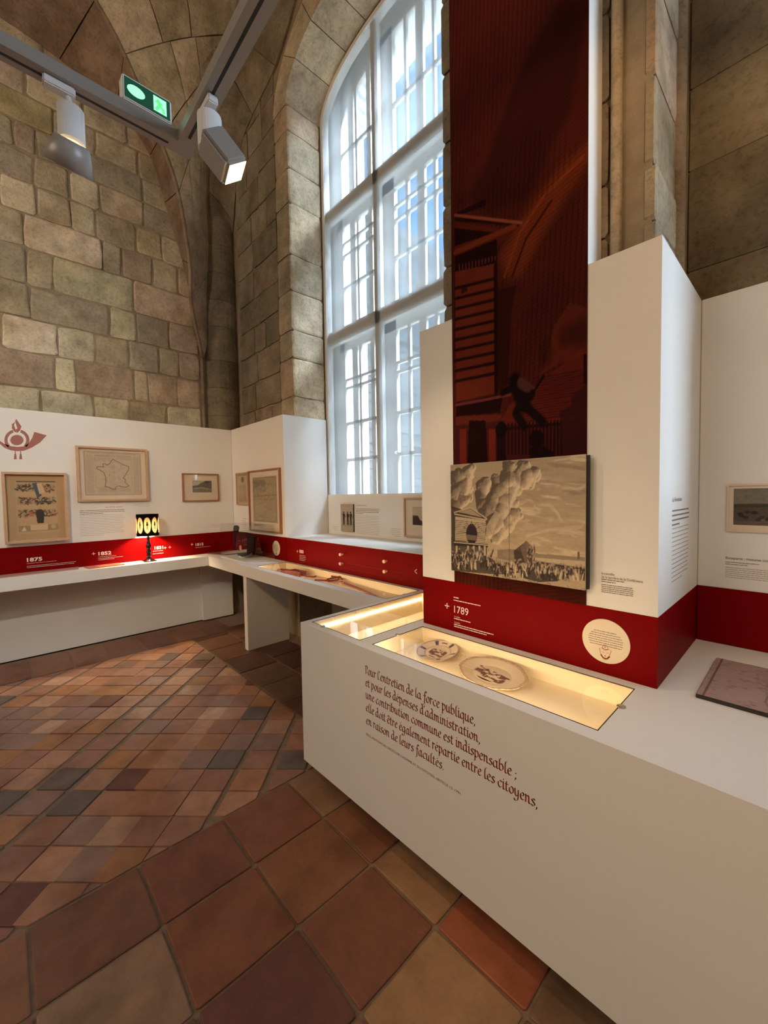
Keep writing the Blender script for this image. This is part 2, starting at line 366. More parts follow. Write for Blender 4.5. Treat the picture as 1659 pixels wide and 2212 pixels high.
near = [t for t in small if t[0] < 45][:300]; rest = [t for t in small if t not in near]
for k, (dep, q) in enumerate(near):
    c = random.choice(TC); r_ = random.random()
    if r_ < .06: c = (.165, .12, .095)
    elif r_ < .09: c = (.17, .065, .048)
    elif r_ < .16: c = (.38, .17, .075)
    jj = random.uniform(.9, 1.1); piece('floor_tile', q, Zf, tuple(x*jj for x in c), fl, .01, random.uniform(-.0015, .0025), .0028, TILE, jit=.0015)
if rest:
    b = MB()
    for dep, q in rest:
        n = len(q); b.add([(x, y, 0) for x, y in q]+[(x, y, -.01) for x, y in q], [tuple(range(n))]+[(i, n+i, n+(i+1) % n, (i+1) % n) for i in range(n)])
    o = b.build('distant_floor_tile', TILE, fl, kind='stuff'); o.color = (.26, .12, .075, 1)
# large tiles, 35 cm grid aligned to the walls
TX = [-1.937+.3445*i for i in range(0, 16)]; TY = [.014+.3533*i for i in range(-4, 8)]
special = {(0, 0): (.20, .085, .048), (1, 0): (.31, .185, .11), (0, 1): (.21, .075, .042), (1, 1): (.235, .085, .04), (0, 2): (.23, .085, .045), (1, 2): (.25, .105, .05),
           (2, 1): (.15, .055, .036), (2, 2): (.21, .08, .042), (3, 2): (.36, .20, .095), (2, 3): (.33, .175, .085), (1, 3): (.27, .11, .055), (3, 3): (.34, .10, .045), (0, 3): (.28, .15, .08),
           (4, 3): (.25, .15, .085), (2, 0): (.18, .07, .045), (3, 1): (.30, .15, .08)}
def bigtile(x0, x1, y0, y1, c):
    g = .006; p = [(x0+g, y0+g), (x1-g, y0+g), (x1-g, y1-g), (x0+g, y1-g)]
    d = ((x0+x1)/2, (y0+y1)/2); 
    piece('floor_tile', p, Zf, c, fl, .01, random.uniform(-.001, .002), .0038, TILE, jit=.002)
LT = [(.24, .105, .06), (.27, .12, .065), (.20, .085, .05), (.30, .16, .09), (.22, .085, .045)]
for i in range(len(TX)-1):
    for j in range(len(TY)-1):
        ty = TY[j]
        if TX[i] > 1.2 or (TY[j+1] > 1.9 and TX[i] > -1.9): continue
        key = (i, j-4); c = special.get(key) or random.choice(LT)
        bigtile(TX[i], TX[i+1], TY[j], TY[j+1], c)
# far border strip (window side) and left border strip
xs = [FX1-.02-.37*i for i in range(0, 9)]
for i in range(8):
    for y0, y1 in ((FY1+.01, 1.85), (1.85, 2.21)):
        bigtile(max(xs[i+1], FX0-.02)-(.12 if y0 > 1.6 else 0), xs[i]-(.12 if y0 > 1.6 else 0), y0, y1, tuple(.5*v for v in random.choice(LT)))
for i in range(9):
    bigtile(-5.24, FX0-.01, -.75+.3*i, -.45+.3*i, tuple(.85*v for v in random.choice(LT)))
# left wall ------------------------------------------------------
wl = MB().box(XW-.5, XW-.008, YB, YW+.6, -.1, 9.5).build('wall_left', MORTAR); tag(wl, 'rough limestone block wall on the left above the white display panels', kind='structure')
ML = frameM((XW, 0, 0), (0, 1, 0), (1, 0, 0))
ZS = [2.33, 2.67, 3.02, 3.34, 3.67, 4.03, 4.36, 4.66, 4.95, 5.22, 5.50, 5.80, 6.12]
J = {0: [.34, .78, 1.12, 1.5], 1: [.47, .64, 1.17, 1.31, 1.63], 2: [.08, .50, .82, 1.13, 1.44, 1.66], 3: [.30, .96, 1.22, 1.56], 4: [.08, .29, .49, 1.20], 5: [-.05, .28, .92, 1.10, 1.41, 1.68], 6: [.12, .39, .66, .87, 1.26, 1.52],
     7: [-.1, .38, .66, .92, 1.34], 8: [.24, .41, .70, 1.34], 9: [.1, .55, .9, 1.3], 10: [-.2, .35, .8, 1.2], 11: [0, .5]}
for r in J: J[r] = [-1.35, -.85, -.4]+J[r]
lt = (.64, .53, .40); gr = (.52, .455, .32); pk = (.55, .41, .30); dk = (.36, .27, .19)
cols = {k: tuple(min(.8, v*1.32) for v in c) if c not in (lt, gr, pk, dk) else c for k, c in {(0, 3): gr, (0, 4): gr, (0, 5): (.40, .34, .22), (0, 6): (.30, .235, .15), (0, 7): gr, (1, 3): dk, (1, 4): (.46, .40, .26), (1, 5): (.30, .22, .15), (1, 7): (.36, .27, .18), (5, 5): lt, (4, 6): (.37, .325, .215), (4, 7): pk, (4, 3): gr,
        (3, 5): (.41, .36, .235), (2, 4): (.44, .37, .28), (2, 5): gr, (5, 7): (.36, .27, .19), (6, 3): lt, (6, 4): (.44, .36, .25), (6, 6): (.38, .33, .23), (6, 7): (.30, .24, .165), (7, 6): (.43, .36, .25), (7, 4): (.28, .225, .165), (8, 4): dk, (9, 4): (.30, .24, .13)}.items()}
def cutL(a, b, z0, z1):
    return True
courses(ML, -1.9, 1.9, ZS, wl, joints=J, cols=cols, jit=.010, proud=(0, .012), gap=.008, bev=.012)
# window wall (with the opening), built as solid pieces round it ---
wf = MB(); T = YW+.012
wf.box(XW-.2, OX0-.012, T, YW+.48, -.1, 9.5); wf.box(OX1+.012, .50, T, YW+.48, -.1, 9.5); wf.box(2.9, XR+.3, T, YW+.48, -.1, 9.5)
wf.box(.50, 2.9, T, YW+.48, -.1, 1.7); wf.box(.50, 2.9, T, YW+.48, 6.1, 9.5); wf.box(OX0-.012, OX1+.012, 2.80, YW+.48, -.1, 1.35)
n = 24; ax = [OX0-.012+(OX1-OX0+.024)*i/n for i in range(n+1)]
for i in range(n):
    za = max(arch_z(ax[i]), arch_z(ax[i+1]))+.012; wf.box(ax[i], ax[i+1], T, YW+.48, za, 9.5)
wfar = wf.build('wall_far', MORTAR); tag(wfar, 'limestone window wall around the tall arched window', kind='structure')
MF = frameM((0, YW, 0), (1, 0, 0), (0, -1, 0))
courses(MF, -5.14, OX0-.26, [2.3, 2.62, 2.95, 3.3, 3.62, 3.95, 4.3, 4.62, 4.95, 5.3, 5.62, 5.95, 6.3, 6.7, 7.1], wfar, lens=(.28, .55), k=.58, jit=.008)  # stone colour darkened for the weak light on this wall
# quoins of the opening: face + soffit stones
qz = [1.3, 1.7, 2.14, 2.63, 3.04, 3.34, 3.75, 4.13, 4.66, 5.02, 5.40, 5.66]
MJ = frameM((OX0, 0, 0), (0, 1, 0), (1, 0, 0))
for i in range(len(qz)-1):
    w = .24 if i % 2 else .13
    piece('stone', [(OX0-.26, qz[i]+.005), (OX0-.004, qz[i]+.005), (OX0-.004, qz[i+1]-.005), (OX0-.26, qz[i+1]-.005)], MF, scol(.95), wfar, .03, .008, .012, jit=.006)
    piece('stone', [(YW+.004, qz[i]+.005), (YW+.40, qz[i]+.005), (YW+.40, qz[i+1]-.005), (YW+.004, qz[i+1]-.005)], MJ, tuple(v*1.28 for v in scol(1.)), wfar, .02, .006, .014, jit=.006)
# voussoirs of the arch (soffit + face)
va = [0, .62, 1.0, 1.32, 1.66, 2.0, 2.5, math.pi]
for i in range(len(va)-1):
    ta, tb = va[i], va[i+1]; st = 12; b = MB(); vs = []; 
    for k in range(st+1):
        t = ta+.004+(tb-ta-.008)*k/st; x = -2.81-1.06*math.cos(t); z = arch_z(x); x2 = -2.81-1.33*math.cos(t); z2 = OSP+(ORISE+.34)*math.sin(t)
        vs += [(x, YW-.006, z-.002), (x, YW+.42, z+.0), (x2, YW-.006, z2), (x2, YW+.05, z2)]
    fs = []
    for k in range(st):
        a = 4*k; fs += [(a, a+4, a+5, a+1), (a+2, a+6, a+4, a)]
    fs += [(0, 1, 3, 2), (4*st, 4*st+2, 4*st+3, 4*st+1)]
    o = b.add(vs, fs).build('voussoir', STONE, wfar); o.color = (*scol(1.2), 1)
courses(MF, -3.8, -1.7, [6.75, 7.15, 7.6, 8.0], wfar, lens=(.4, .7), k=.8)
# right part of that wall, behind the right-hand panel
courses(MF, -.42, .46, [2.3, 2.55, 3.0, 3.36, 3.75, 4.1, 4.5, 5.0], wfar, lens=(.4, .7), k=.60, gap=.0015, jit=.001, bev=.003, proud=(0, .003))
# other walls and vault shell out of the picture
o = MB().box(XR, XR+.3, YB, YW+.3, -.1, 9.5).build('wall_right', MORTAR); tag(o, 'stone wall closing the hall on the right', kind='structure')
ob = MB().box(XW-.3, XR+.3, YB-.3, YB, -.1, 9.5).build('wall_back', MORTAR); tag(ob, 'stone wall of the hall behind the viewer', kind='structure')
ce = MB().box(XW-.3, XR+.3, YB-.3, YW+.5, 9.0, 9.3).build('ceiling', MORTAR); tag(ce, 'limestone vault over the corner with its ribs and webs', kind='structure')
# corner shaft: engaged column in drums
sh = empty('trim_1', 'rounded stone shaft in the corner rising into the vault ribs', None, kind='structure'); 
dz = [.80, 1.5, 2.2, 2.60, 2.95, 3.30, 3.72, 4.05, 4.4, 4.75, 5.1, 5.5, 5.9, 6.3]
for i in range(len(dz)-1):
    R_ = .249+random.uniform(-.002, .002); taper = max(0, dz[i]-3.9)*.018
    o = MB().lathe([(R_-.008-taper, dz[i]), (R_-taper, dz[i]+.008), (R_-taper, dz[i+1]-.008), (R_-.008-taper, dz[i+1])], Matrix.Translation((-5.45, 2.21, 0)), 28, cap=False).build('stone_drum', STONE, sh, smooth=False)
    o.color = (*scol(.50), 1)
o = MB().tube([(-5.34, 1.935, 2.2), (-5.34, 1.93, 3.5), (-5.33, 1.92, 4.2), (-5.30, 1.84, 4.8)], .022, 8).build('roll_moulding', STONE, sh); o.color = (.26, .19, .13, 1)
# vault webs as lofted stone panels -----------------------------
def cr(P, n):
    """resample polyline (Catmull-Rom) to n points"""
    P = [Vector(p) for p in P]; Q = [2*P[0]-P[1]]+P+[2*P[-1]-P[-2]]; out = []
    for k in range(n):
        t = k/(n-1)*(len(P)-1); i = min(int(t), len(P)-2); s_ = t-i; a, b, c, d = Q[i:i+4]
        out.append(.5*((2*b)+(c-a)*s_+(2*a-5*b+4*c-d)*s_*s_+(3*b-3*c+d-a)*s_**3))
    return out
A_in = [(XW, 1.93, 3.3), (XW, 1.86, 3.9), (XW, 1.75, 4.466), (XW, 1.58, 5.05), (XW, 1.44, 5.52), (XW, 1.12, 5.85), (XW, .63, 6.02), (XW, .1, 6.10), (XW, -.7, 6.12), (XW, -2.0, 6.0)]
A_out = [(-5.28, 1.92, 3.3), (-5.12, 1.75, 3.857), (-5.02, 1.715, 4.267), (-5.0, 1.61, 5.0), (-5.0, 1.444, 5.481), (-5.0, 1.137, 6.155), (-5.0, .90, 6.51), (-5.0, .45, 7.05), (-5.0, -.3, 7.6), (-5.0, -2.0, 8.2)]
RIB = [(-5.43, 2.12, 3.7), (-5.36, 2.08, 4.45), (-5.20, 2.0, 5.34), (-5.05, 2.04, 6.28), (-4.9, 2.12, 6.71), (-4.70, 2.15, 6.86), (-4.5, 2.16, 7.10), (-4.0, 1.9, 7.6), (-3.2, 1.2, 8.2), (-2.6, .2, 8.6)]
W_in = [(-5.45, YW, 3.7), (-5.38, YW, 4.5), (-5.24, YW, 5.1), (-5.0, YW, 5.80), (-4.6, YW, 6.02), (-4.05, YW, 6.16), (-3.63, YW, 6.485), (-3.2, YW, 7.0), (-2.4, YW, 7.6), (-1.6, YW, 8.0)]
def web(P, Q, nu, nv, bulge, k, name='web_stone', sub=3, tint=None):
    P = cr(P, nu*sub+1); Q = cr(Q, nu*sub+1)
    def pt(i, v):
        a = P[i].lerp(Q[i], v); return a+Vector((0, 0, bulge*math.sin(math.pi*v)))
    for i in range(nu):
        cuts = [0]+sorted(min(.97, max(.03, (j+random.uniform(-.25, .25))/nv)) for j in range(1, nv))+[1]
        for j in range(nv):
            v0, v1 = cuts[j], cuts[j+1]; vs = []; fs = []; m_ = 2
            for a in range(sub+1):
                for b_ in range(m_+1):
                    e = .0
                    vv = v0+(v1-v0)*(b_/m_)*(1) 
                    p = pt(i*sub+a, min(1, max(0, vv)))
                    vs.append(p)
            vs2 = [v.copy() for v in vs]
            cen = sum(vs, Vector())/len(vs); ins = [cen+(v-cen)*(1-.006/max((v-cen).length, .02)) for v in vs]
            up = Vector((0, 0, .02)); 
            k0 = len(ins); allv = ins
            for a in range(sub):
                for b_ in range(m_):
                    q = a*(m_+1)+b_; fs.append((q, q+1, q+m_+2, q+m_+1))
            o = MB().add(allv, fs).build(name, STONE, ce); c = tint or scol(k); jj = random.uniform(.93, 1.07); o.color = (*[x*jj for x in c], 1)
            sm = o.modifiers.new('thick', 'SOLIDIFY'); sm.thickness = .03; sm.offset = 0
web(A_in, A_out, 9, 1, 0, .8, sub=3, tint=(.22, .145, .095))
web(A_out, RIB, 9, 3, .05, 1.15)
web(RIB, W_in, 9, 1, .03, .55)
bk = MB()
for P, Q in ((A_in, A_out), (A_out, RIB), (RIB, W_in)):
    P = cr(P, 28); Q = cr(Q, 28)
    for i in range(27): bk.quad(*[p+Vector((.0, .0, .035))+Vector((-.03, .03, 0)) for p in (P[i], Q[i], Q[i+1], P[i+1])])
bk.build('web_backing', MORTAR, ce)
rp_ = cr(RIB, 30); o = MB().tube(rp_, .035, 8).build('vault_rib', STONE, ce, smooth=True); o.color = (.25, .17, .11, 1)
rp_ = cr(A_out, 30); o = MB().tube([p+Vector((.0, 0, -.0)) for p in rp_], .022, 8).build('vault_rib', STONE, ce, smooth=True); o.color = (.27, .19, .13, 1)
# stone pier in the middle --------------------------------------
pr_ = MB().box(-1.355, -.425, 1.762, YW, 0, 9).build('trim_2', MORTAR); tag(pr_, 'tall stone pier behind the dark red banner', kind='structure')
MP = frameM((0, 1.75, 0), (1, 0, 0), (0, -1, 0)); zp = [2.2, 2.53, 2.73, 3.04, 3.36, 3.7, 4.05, 4.4, 4.8, 5.3]
courses(MP, -1.365, -.56, zp, pr_, lens=(.35, .6), k=.62, gap=.004, jit=.003)  # stone colour darkened for the shade on this part of the pier
courses(MP, -.56, -.418, zp, pr_, lens=(.3, .6), k=1.12, gap=.003, jit=.003)  # lighter stone colour for the spot-lit end of the same face
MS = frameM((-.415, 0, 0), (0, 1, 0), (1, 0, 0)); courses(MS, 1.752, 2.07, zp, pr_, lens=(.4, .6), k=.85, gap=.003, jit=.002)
o = MB().tube([(-.535, 1.742, z) for z in (2.2, 3, 4, 5.3)], .020, 12).build('roll_moulding', STONE, pr_, smooth=True); o.color = (.44, .34, .22, 1)
o = MB().tube([(-.435, 2.13, z) for z in (2.2, 3, 4, 5.3)], .045, 16).build('roll_moulding', STONE, pr_, smooth=True); o.color = (.28, .21, .14, 1)
# window --------------------------------------------------------
win = empty('window_1', 'tall arched window with white glazing bars behind a sheer white blind', None, kind='structure')
def arch_strip(b, y0, y1, wd, zs, rise, hw=1.06, xc=-2.81, z0=1.4):
    pts = [(xc-hw, z0)]+[(xc-hw*math.cos(t), zs+rise*abs(math.sin(t))**.92) for t in np.linspace(0, math.pi, 25)]+[(xc+hw, z0)]
    inn = [(xc+(x-xc)*(1-wd/hw), z0 if z == z0 else z-wd) for x, z in pts]
    for i in range(len(pts)-1):
        a, b_, c, d = pts[i], pts[i+1], inn[i+1], inn[i]
        for y in (y0, y1): b.quad(*[(p[0], y, p[1]) for p in ((a, b_, c, d) if y == y1 else (d, c, b_, a))])
        b.quad((d[0], y0, d[1]), (c[0], y0, c[1]), (c[0], y1, c[1]), (d[0], y1, d[1]))
bb = MB(); arch_strip(bb, YW+.42, YW+.50, .045, OSP+.03, .46); bb.build('inner_frame', FRAMEW, win)
MB().box(-3.055, -2.965, 2.80, 2.86, 1.4, 6.1).build('mullion', FRAMEW, win, bevel=.008)
for z in (4.66, 3.32): MB().box(-3.86, -1.76, 2.80, 2.87, z-.075, z+.075).build('transom', FRAMEW, win, bevel=.01)
# outer casements at y=3.0
MB().box(-3.135, -2.935, 2.985, 3.03, 1.4, 6.15).build('casement_post', FRAMEW, win)
for z in (4.745, 3.36): MB().box(-3.86, -1.76, 2.985, 3.03, z-.14, z+.13).build('casement_rail', FRAMEW, win)
fr = MB(); arch_strip(fr, 2.985, 3.03, .10, OSP+.05, .48); fr.build('casement_frame', FRAMEW, win)
HB = [5.41, 4.43, 4.295, 3.935, 2.89, 2.795, 2.385, 1.965]
hw_ = {5.41: .02, 4.43: .014, 4.295: .014, 3.935: .016, 2.89: .014, 2.795: .014, 2.385: .018, 1.965: .018}
for s_, (a, b_) in enumerate(((-3.79, -3.13), (-2.94, -1.80))):
    for z in HB: MB().box(a, b_, 2.99, 3.02, z-hw_[z], z+hw_[z]).build('glazing_bar', FRAMEW, win)
    c0 = (-3.79, -3.60, -3.51, -3.30) if s_ == 0 else (-2.765, -2.585, -2.42, -2.27, -2.10, -1.93)
    for i, x in enumerate(c0):
        w_ = (.016, .045, .016, .03, .016, .03)[i]
        MB().box(x-w_, x+w_, 2.99, 3.02, 1.4, arch_z(x)-.06).build('glazing_bar', FRAMEW, win)
for a, b_ in ((-3.80, -3.12), (-2.95, -1.80)):
    for z0, z1 in ((1.42, 3.24), (3.48, 4.62), (4.87, 6.05)):
        MB().quad((a, 3.005, z0), (b_, 3.005, z0), (b_, 3.005, z1), (a, 3.005, z1)).build('pane', GLASS, win)
for x, z in ((-3.14, 1.98), (-2.93, 1.98), (-3.13, 4.3), (-3.13, 5.35)): MB().lathe([(.012, 0), (.016, .02), (.008, .05)], frameM((x, 2.98, z), (1, 0, 0), (0, -1, 0)), 10).build('catch', STEEL, win)
# outer stone jamb, sill, blind
oj = MB(); oj.box(OX0-.25, OX0, 3.03, 3.42, 1.0, 7.2); oj.box(OX1, OX1+.25, 3.03, 3.42, 1.0, 7.2); oj.box(OX0, OX1, 3.03, 3.42, 1.0, 1.42)
for i in range(n):
    oj.box(ax[i], ax[i+1], 3.03, 3.42, max(arch_z(ax[i]), arch_z(ax[i+1]))+.04, 7.2)
oj.build('outer_reveal', JAMBP, win)
sc_ = MB(); pts = [(OX0+.02, 1.45)]+[(x, arch_z(x, OSP+.02, .46)-.01) for x in np.linspace(OX0+.02, OX1-.02, 30)]+[(OX1-.02, 1.45)]
sc_.add([(x, 2.785, z) for x, z in pts], [tuple(range(len(pts)))]); sc_.build('sheer_blind', SCRIM, win)
MB().box(OX0+.015, OX0+.03, 2.775, 2.80, 1.56, 5.6).build('blind_rail', GREYM, win)
# outside -------------------------------------------------------
bd = empty('courtyard_building', 'sunlit limestone building seen through the arched window', 'building')
MB().box(-20, -16, 3.5, 42, 0, 15.2).build('wall', FACADE, bd)
MB().box(-20.3, -15.4, 3.2, 42, 15.2, 16.0).build('cornice', FACADE, bd, bevel=.15)
for z in (5.0, 10.0): MB().box(-16.2, -15.75, 3.4, 42, z, z+.35).build('string_course', FACADE, bd)
for k in range(11):
    y = 5+3.2*k
    for z in (1.6, 6.2, 11.0):
        w_ = MB().box(-16.05, -15.98, y-.65, y+.65, z, z+2.7).build('window', DARKG, bd)
        f = MB(); f.box(-16.02, -15.86, y-.85, y-.65, z-.1, z+2.9); f.box(-16.02, -15.86, y+.65, y+.85, z-.1, z+2.9); f.box(-16.02, -15.8, y-.95, y+.95, z+2.7, z+3.0); f.box(-16.02, -15.92, y-.04, y+.04, z, z+2.7); f.build('surround', FACADE, w_)
b = MB()
for k in range(34): b.box(-16.02, -15.97, 3.5, 42, .3+.44*k, .3+.44*k+.40)
b.build('stone_course', FACADE, bd)
MB().add([(-20.3, 3.2, 16), (-15.6, 3.2, 16), (-18, 3.2, 18.2), (-20.3, 42, 16), (-15.6, 42, 16), (-18, 42, 18.2)], [(0, 1, 2), (5, 4, 3), (1, 4, 5, 2), (0, 2, 5, 3)]).build('roof', ROOFM, bd)
g_ = MB().box(-40, 20, 3.45, 70, -.3, -.02).build('courtyard_ground', mat('gravel', (.55, .50, .42), .95, noise=.2, nscale=2)); tag(g_, 'pale courtyard ground outside the windows', kind='structure')
# ================================================================ DISPLAY PARTITIONS
ZB, ZR, ZT = .862, 1.117, 2.412
def slab(name, parent, m, *a, bevel=.0025): return MB().box(*a).build(name, m, parent, bevel=bevel)
pl = empty('exhibition_partition', 'long white display panel with red timeline band along the left stone wall', 'display panel', 'white exhibition partitions with a red timeline band', loc=(-5.15, -1, ZB))
P = [slab('white_board', None, WHITE, -5.185, -5.15, -2.6, 2.1935, ZR, ZT), slab('red_band', None, RED, -5.185, -5.1505, -2.6, 2.1935, ZB, ZR-.0005)]
adopt(pl, P)
pc = empty('exhibition_partition', 'white corner display panel with red band, left of the window niche', 'display panel', 'white exhibition partitions with a red timeline band', loc=(-4.5, 2.194, ZB))
P = [MB().box(-5.149, -3.839, 2.194, 2.32, ZR, ZT).box(-3.965, -3.839, 2.32, 2.743, ZR, ZT).build('white_board', WHITE), slab('red_band', None, RED, -5.149, -3.840, 2.1945, 2.32, ZB, ZR-.0005)]
adopt(pc, P)
pn = empty('exhibition_partition', 'low white niche panel with deep ledge and red band under the window', 'display panel', 'white exhibition partitions with a red timeline band', loc=(-2.6, 2.194, ZB))
P = [slab('back_board', None, WHITE, -3.836, -1.765, 2.743, 2.79, ZR, 1.564), slab('ledge', None, WHITE, -3.838, -1.765, 2.194, 2.743, ZR-.0005, ZR+.004), slab('red_band', None, RED, -3.838, -1.42, 2.1945, 2.25, ZB, ZR-.001)]
adopt(pn, P)
XK0, XK1, YK, ZK, ZC = -1.414, -.357, 1.614, 2.388, .868
pb = empty('exhibition_partition', 'tall white display block wrapped round the stone pier, red band at its foot', 'display panel', 'white exhibition partitions with a red timeline band', loc=(-.9, YK, ZC))
P = [MB().box(XK0, XK1, YK, YK+.04, ZR, ZK).box(XK0, XK0+.03, YK+.04, 2.30, ZR, ZK).box(XK1-.03, XK1, YK+.04, 2.33, ZR, ZK).build('white_board', WHITE),
     MB().box(XK0, XK1, YK+.0005, YK+.04, ZC, ZR-.0005).box(XK0, XK0+.03, YK+.04, 2.30, ZC, ZR-.0005).box(XK1-.03, XK1-.0005, YK+.04, 2.29, ZC, ZR-.0005).build('red_band', RED)]
adopt(pb, P)
pq = empty('exhibition_partition', 'white display panel with red band at the right edge, behind the counter', 'display panel', 'white exhibition partitions with a red timeline band', loc=(.3, 2.292, ZC))
P = [slab('white_board', None, WHITE, XK1+.001, .40, 2.292, 2.335, ZR, ZK), slab('red_band', None, RED, XK1+.001, .40, 2.2925, 2.335, ZC, ZR-.0005)]
adopt(pq, P)
# wall graphics -------------------------------------------------
def kid(root, o): o.parent = root; o.matrix_parent_inverse = Matrix.Translation(root.location).inverted(); return o
def T_(root, *a, **k): return kid(root, text(*a[:3], a[3], None, **k))
def G_(root, *a, **k): return kid(root, greek(*a, None, **k))
def pL(px, py): p = at(px, py, 'x', -5.15); return onL(p.y, p.z)
def pY(px, py, y): p = at(px, py, 'y', y); return onY(p.x, p.z, y)
def plus(root, M, s, m=WHTXT):
    b = MB(); b.prism([(0, s*.42), (s, s*.42), (s, s*.58), (0, s*.58)], M, .0002, .0007); b.prism([(s*.42, 0), (s*.58, 0), (s*.58, s), (s*.42, s)], M, .0002, .0007); return kid(root, b.build('plus_sign', m))
T_(pl, '1875', pL(55, 1214), .036, WHTXT, bold=.0015, sx=1.25); G_(pl, pL(58, 1217.5), .36, 1, .02, .0025, WHTXT, last=.62); G_(pl, pL(58, 1223.5), .40, 2, .014, .003, WHTXT, last=.9)
T_(pl, '1852', pL(210, 1200), .036, WHTXT, bold=.0015, sx=1.25); plus(pl, pL(198.5, 1199.5), .030); G_(pl, pL(212, 1203.5), .16, 1, .02, .0025, WHTXT, last=1); G_(pl, pL(212, 1207), .24, 2, .014, .003, WHTXT, last=.6)
T_(pl, '1831', pL(332, 1187), .034, WHTXT, bold=.0015, sx=1.15); plus(pl, pL(354, 1186), .028); plus(pl, pL(364, 1185), .028); G_(pl, pL(330, 1191), .11, 2, .03, .004, WHTXT, last=1)
T_(pl, '1815', pL(421, 1179.5), .032, WHTXT, bold=.001, sx=1.15); plus(pl, pL(412, 1179), .030); G_(pl, pL(422, 1183), .18, 1, .02, .003, WHTXT, last=1)
def Tt(root, body, M, h, m, **k): return T_(root, body, M, h, m, **k)
T_(pl, 'Le XIXe siècle', pL(228, 1097), .017, GRTXT, sx=1.1); G_(pl, pL(172, 1103.5), .395, 3, .0175, .006, GRTXT, last=.5, seed=2); G_(pl, pL(172, 1114.5), .395, 13, .0172, .0035, FAINT, seed=3, last=.5)
G_(pl, pL(285, 1089), .17, 3, .014, .003, FAINT, align=1); G_(pl, pL(455, 1134), .12, 3, .018, .003, FAINT, align=1)
G_(pc, pY(524, 1120, 2.194), .12, 2, .028, .006, FAINT, seed=5); G_(pc, pY(524, 1134, 2.194), .12, 3, .02, .003, FAINT, seed=6)
T_(pc, '1800', pY(646, 1194, 2.194), .034, WHTXT, bold=.0005, sx=.9); plus(pc, pY(641, 1193.5, 2.194), .026); G_(pc, pY(647, 1199, 2.194), .12, 4, .016, .003, WHTXT, last=.8)
def disc(root, M, r, body=True, sc=1.):
    b = MB(); b.lathe([(r, 0), (r, .002)], M, 48); d = kid(root, b.build('round_text_disc', mat('cream_vinyl', (.70, .60, .46), .5)))
    M2 = M @ Matrix.Translation((0, r*.42, .0018))
    kid(root, greek(M2, r*1.45, 7, r*.105, r*.032, GRTXT, None, centre=True, seed=9))
    M3 = M @ Matrix.Translation((0, -r*.52, .0022)); e = MB(); k = r*.25
    def st(pts, w): e.add(*ribbon(pts, w*k, M3, k))
    st([(-1.0, .55), (-.9, .2), (-.55, -.9), (0, -1.25), (.55, -.9), (.9, .2), (1.0, .55)], .07); st([(-.75, -.5), (-.3, -1.05), (.3, -1.05), (.75, -.5)], .26)
    st([(-1, .55), (-.5, .8)], .05); st([(1, .55), (.5, .8)], .05); st([(-.45, .75), (-.4, 1.25), (0, 1.45), (.4, 1.25), (.45, .75)], .08); st([(-.5, .7), (0, .5), (.5, .7)], .14)
    st([(-.15, .95), (.0, 1.1), (.15, .95), (0, .85), (-.15, .95)], .08); st([(-.12, -.6), (.12, -.6)], .16); st([(-.5, .05), (-.2, .0)], .07); st([(.2, 0), (.5, .05)], .07)
    kid(root, e.build('line_drawing', REDTXT)); return d
def ribbon(pts, w, M, k):
    vs = []; fs = []
    for i, p in enumerate(pts):
        a = Vector(pts[max(i-1, 0)]); b = Vector(pts[min(i+1, len(pts)-1)]); d = (b-a).normalized(); nrm = Vector((-d.y, d.x))
        for s_ in (-1, 1): q = Vector(p)*k+nrm*w*.5*s_; vs.append(M @ Vector((q.x, q.y, .0006)))
    for i in range(len(pts)-1): fs.append((2*i, 2*i+2, 2*i+3, 2*i+1))
    return vs, fs
p = at(1308, 1385, 'y', YK); disc(pb, onY(p.x, p.z, YK), .082)
p = at(597, 1184, 'y', 2.194); disc(pc, onY(p.x, p.z, 2.194), .082)
T_(pb, '1789', pY(978, 1322, YK), .036, WHTXT, sx=.95); plus(pb, pY(961, 1313.5, YK), .028)
G_(pb, pY(980, 1290, YK), .03, 1, .02, .005, WHTXT, last=1); G_(pb, pY(980, 1296, YK), .155, 1, .02, .004, WHTXT, last=1)
T_(pb, '11 juillet', pY(981, 1332.5, YK), .0075, WHTXT); G_(pb, pY(981, 1335.5, YK), .10, 1, .02, .004, WHTXT, last=1); T_(pb, '14 juillet', pY(981, 1345, YK), .0075, WHTXT); G_(pb, pY(981, 1348, YK), .235, 2, .010, .004, WHTXT, last=.8)
T_(pb, 'Incendie', pY(1299, 1240.5, YK), .0095, GRTXT, bold=.0002); T_(pb, 'de la barrière de la Conférence', pY(1299, 1248, YK), .0095, GRTXT, bold=.0002, sx=.8)
G_(pb, pY(1299, 1251, YK), .083, 2, .008, .0035, GRTXT); G_(pb, pY(1299, 1262, YK), .110, 5, .0068, .0028, GRTXT, seed=8, last=.95)
MX = frameM((XK1, 0, 0), (0, 1, 0), (1, 0, 0))
def pX(px, py): p = at(px, py, 'x', XK1); return frameM(p, (0, 1, 0), (1, 0, 0))
T_(pb, 'La Révolution', pX(1452, 1084), .017, GRTXT, sx=1.2); G_(pb, pX(1452, 1104), .30, 4, .0175, .006, GRTXT, seed=11, last=.4); G_(pb, pX(1452, 1143), .29, 13, .0165, .0035, FAINT, seed=12)
T_(pq, 'Bonaparte : mesures commandées par le', pY(1567, 1207, 2.292), .011, GRTXT, bold=.0003, sx=.9); G_(pq, pY(1567, 1213.5, 2.292), .12, 2, .009, .003, GRTXT); G_(pq, pY(1567, 1225, 2.292), .30, 6, .0085, .003, FAINT, seed=14)
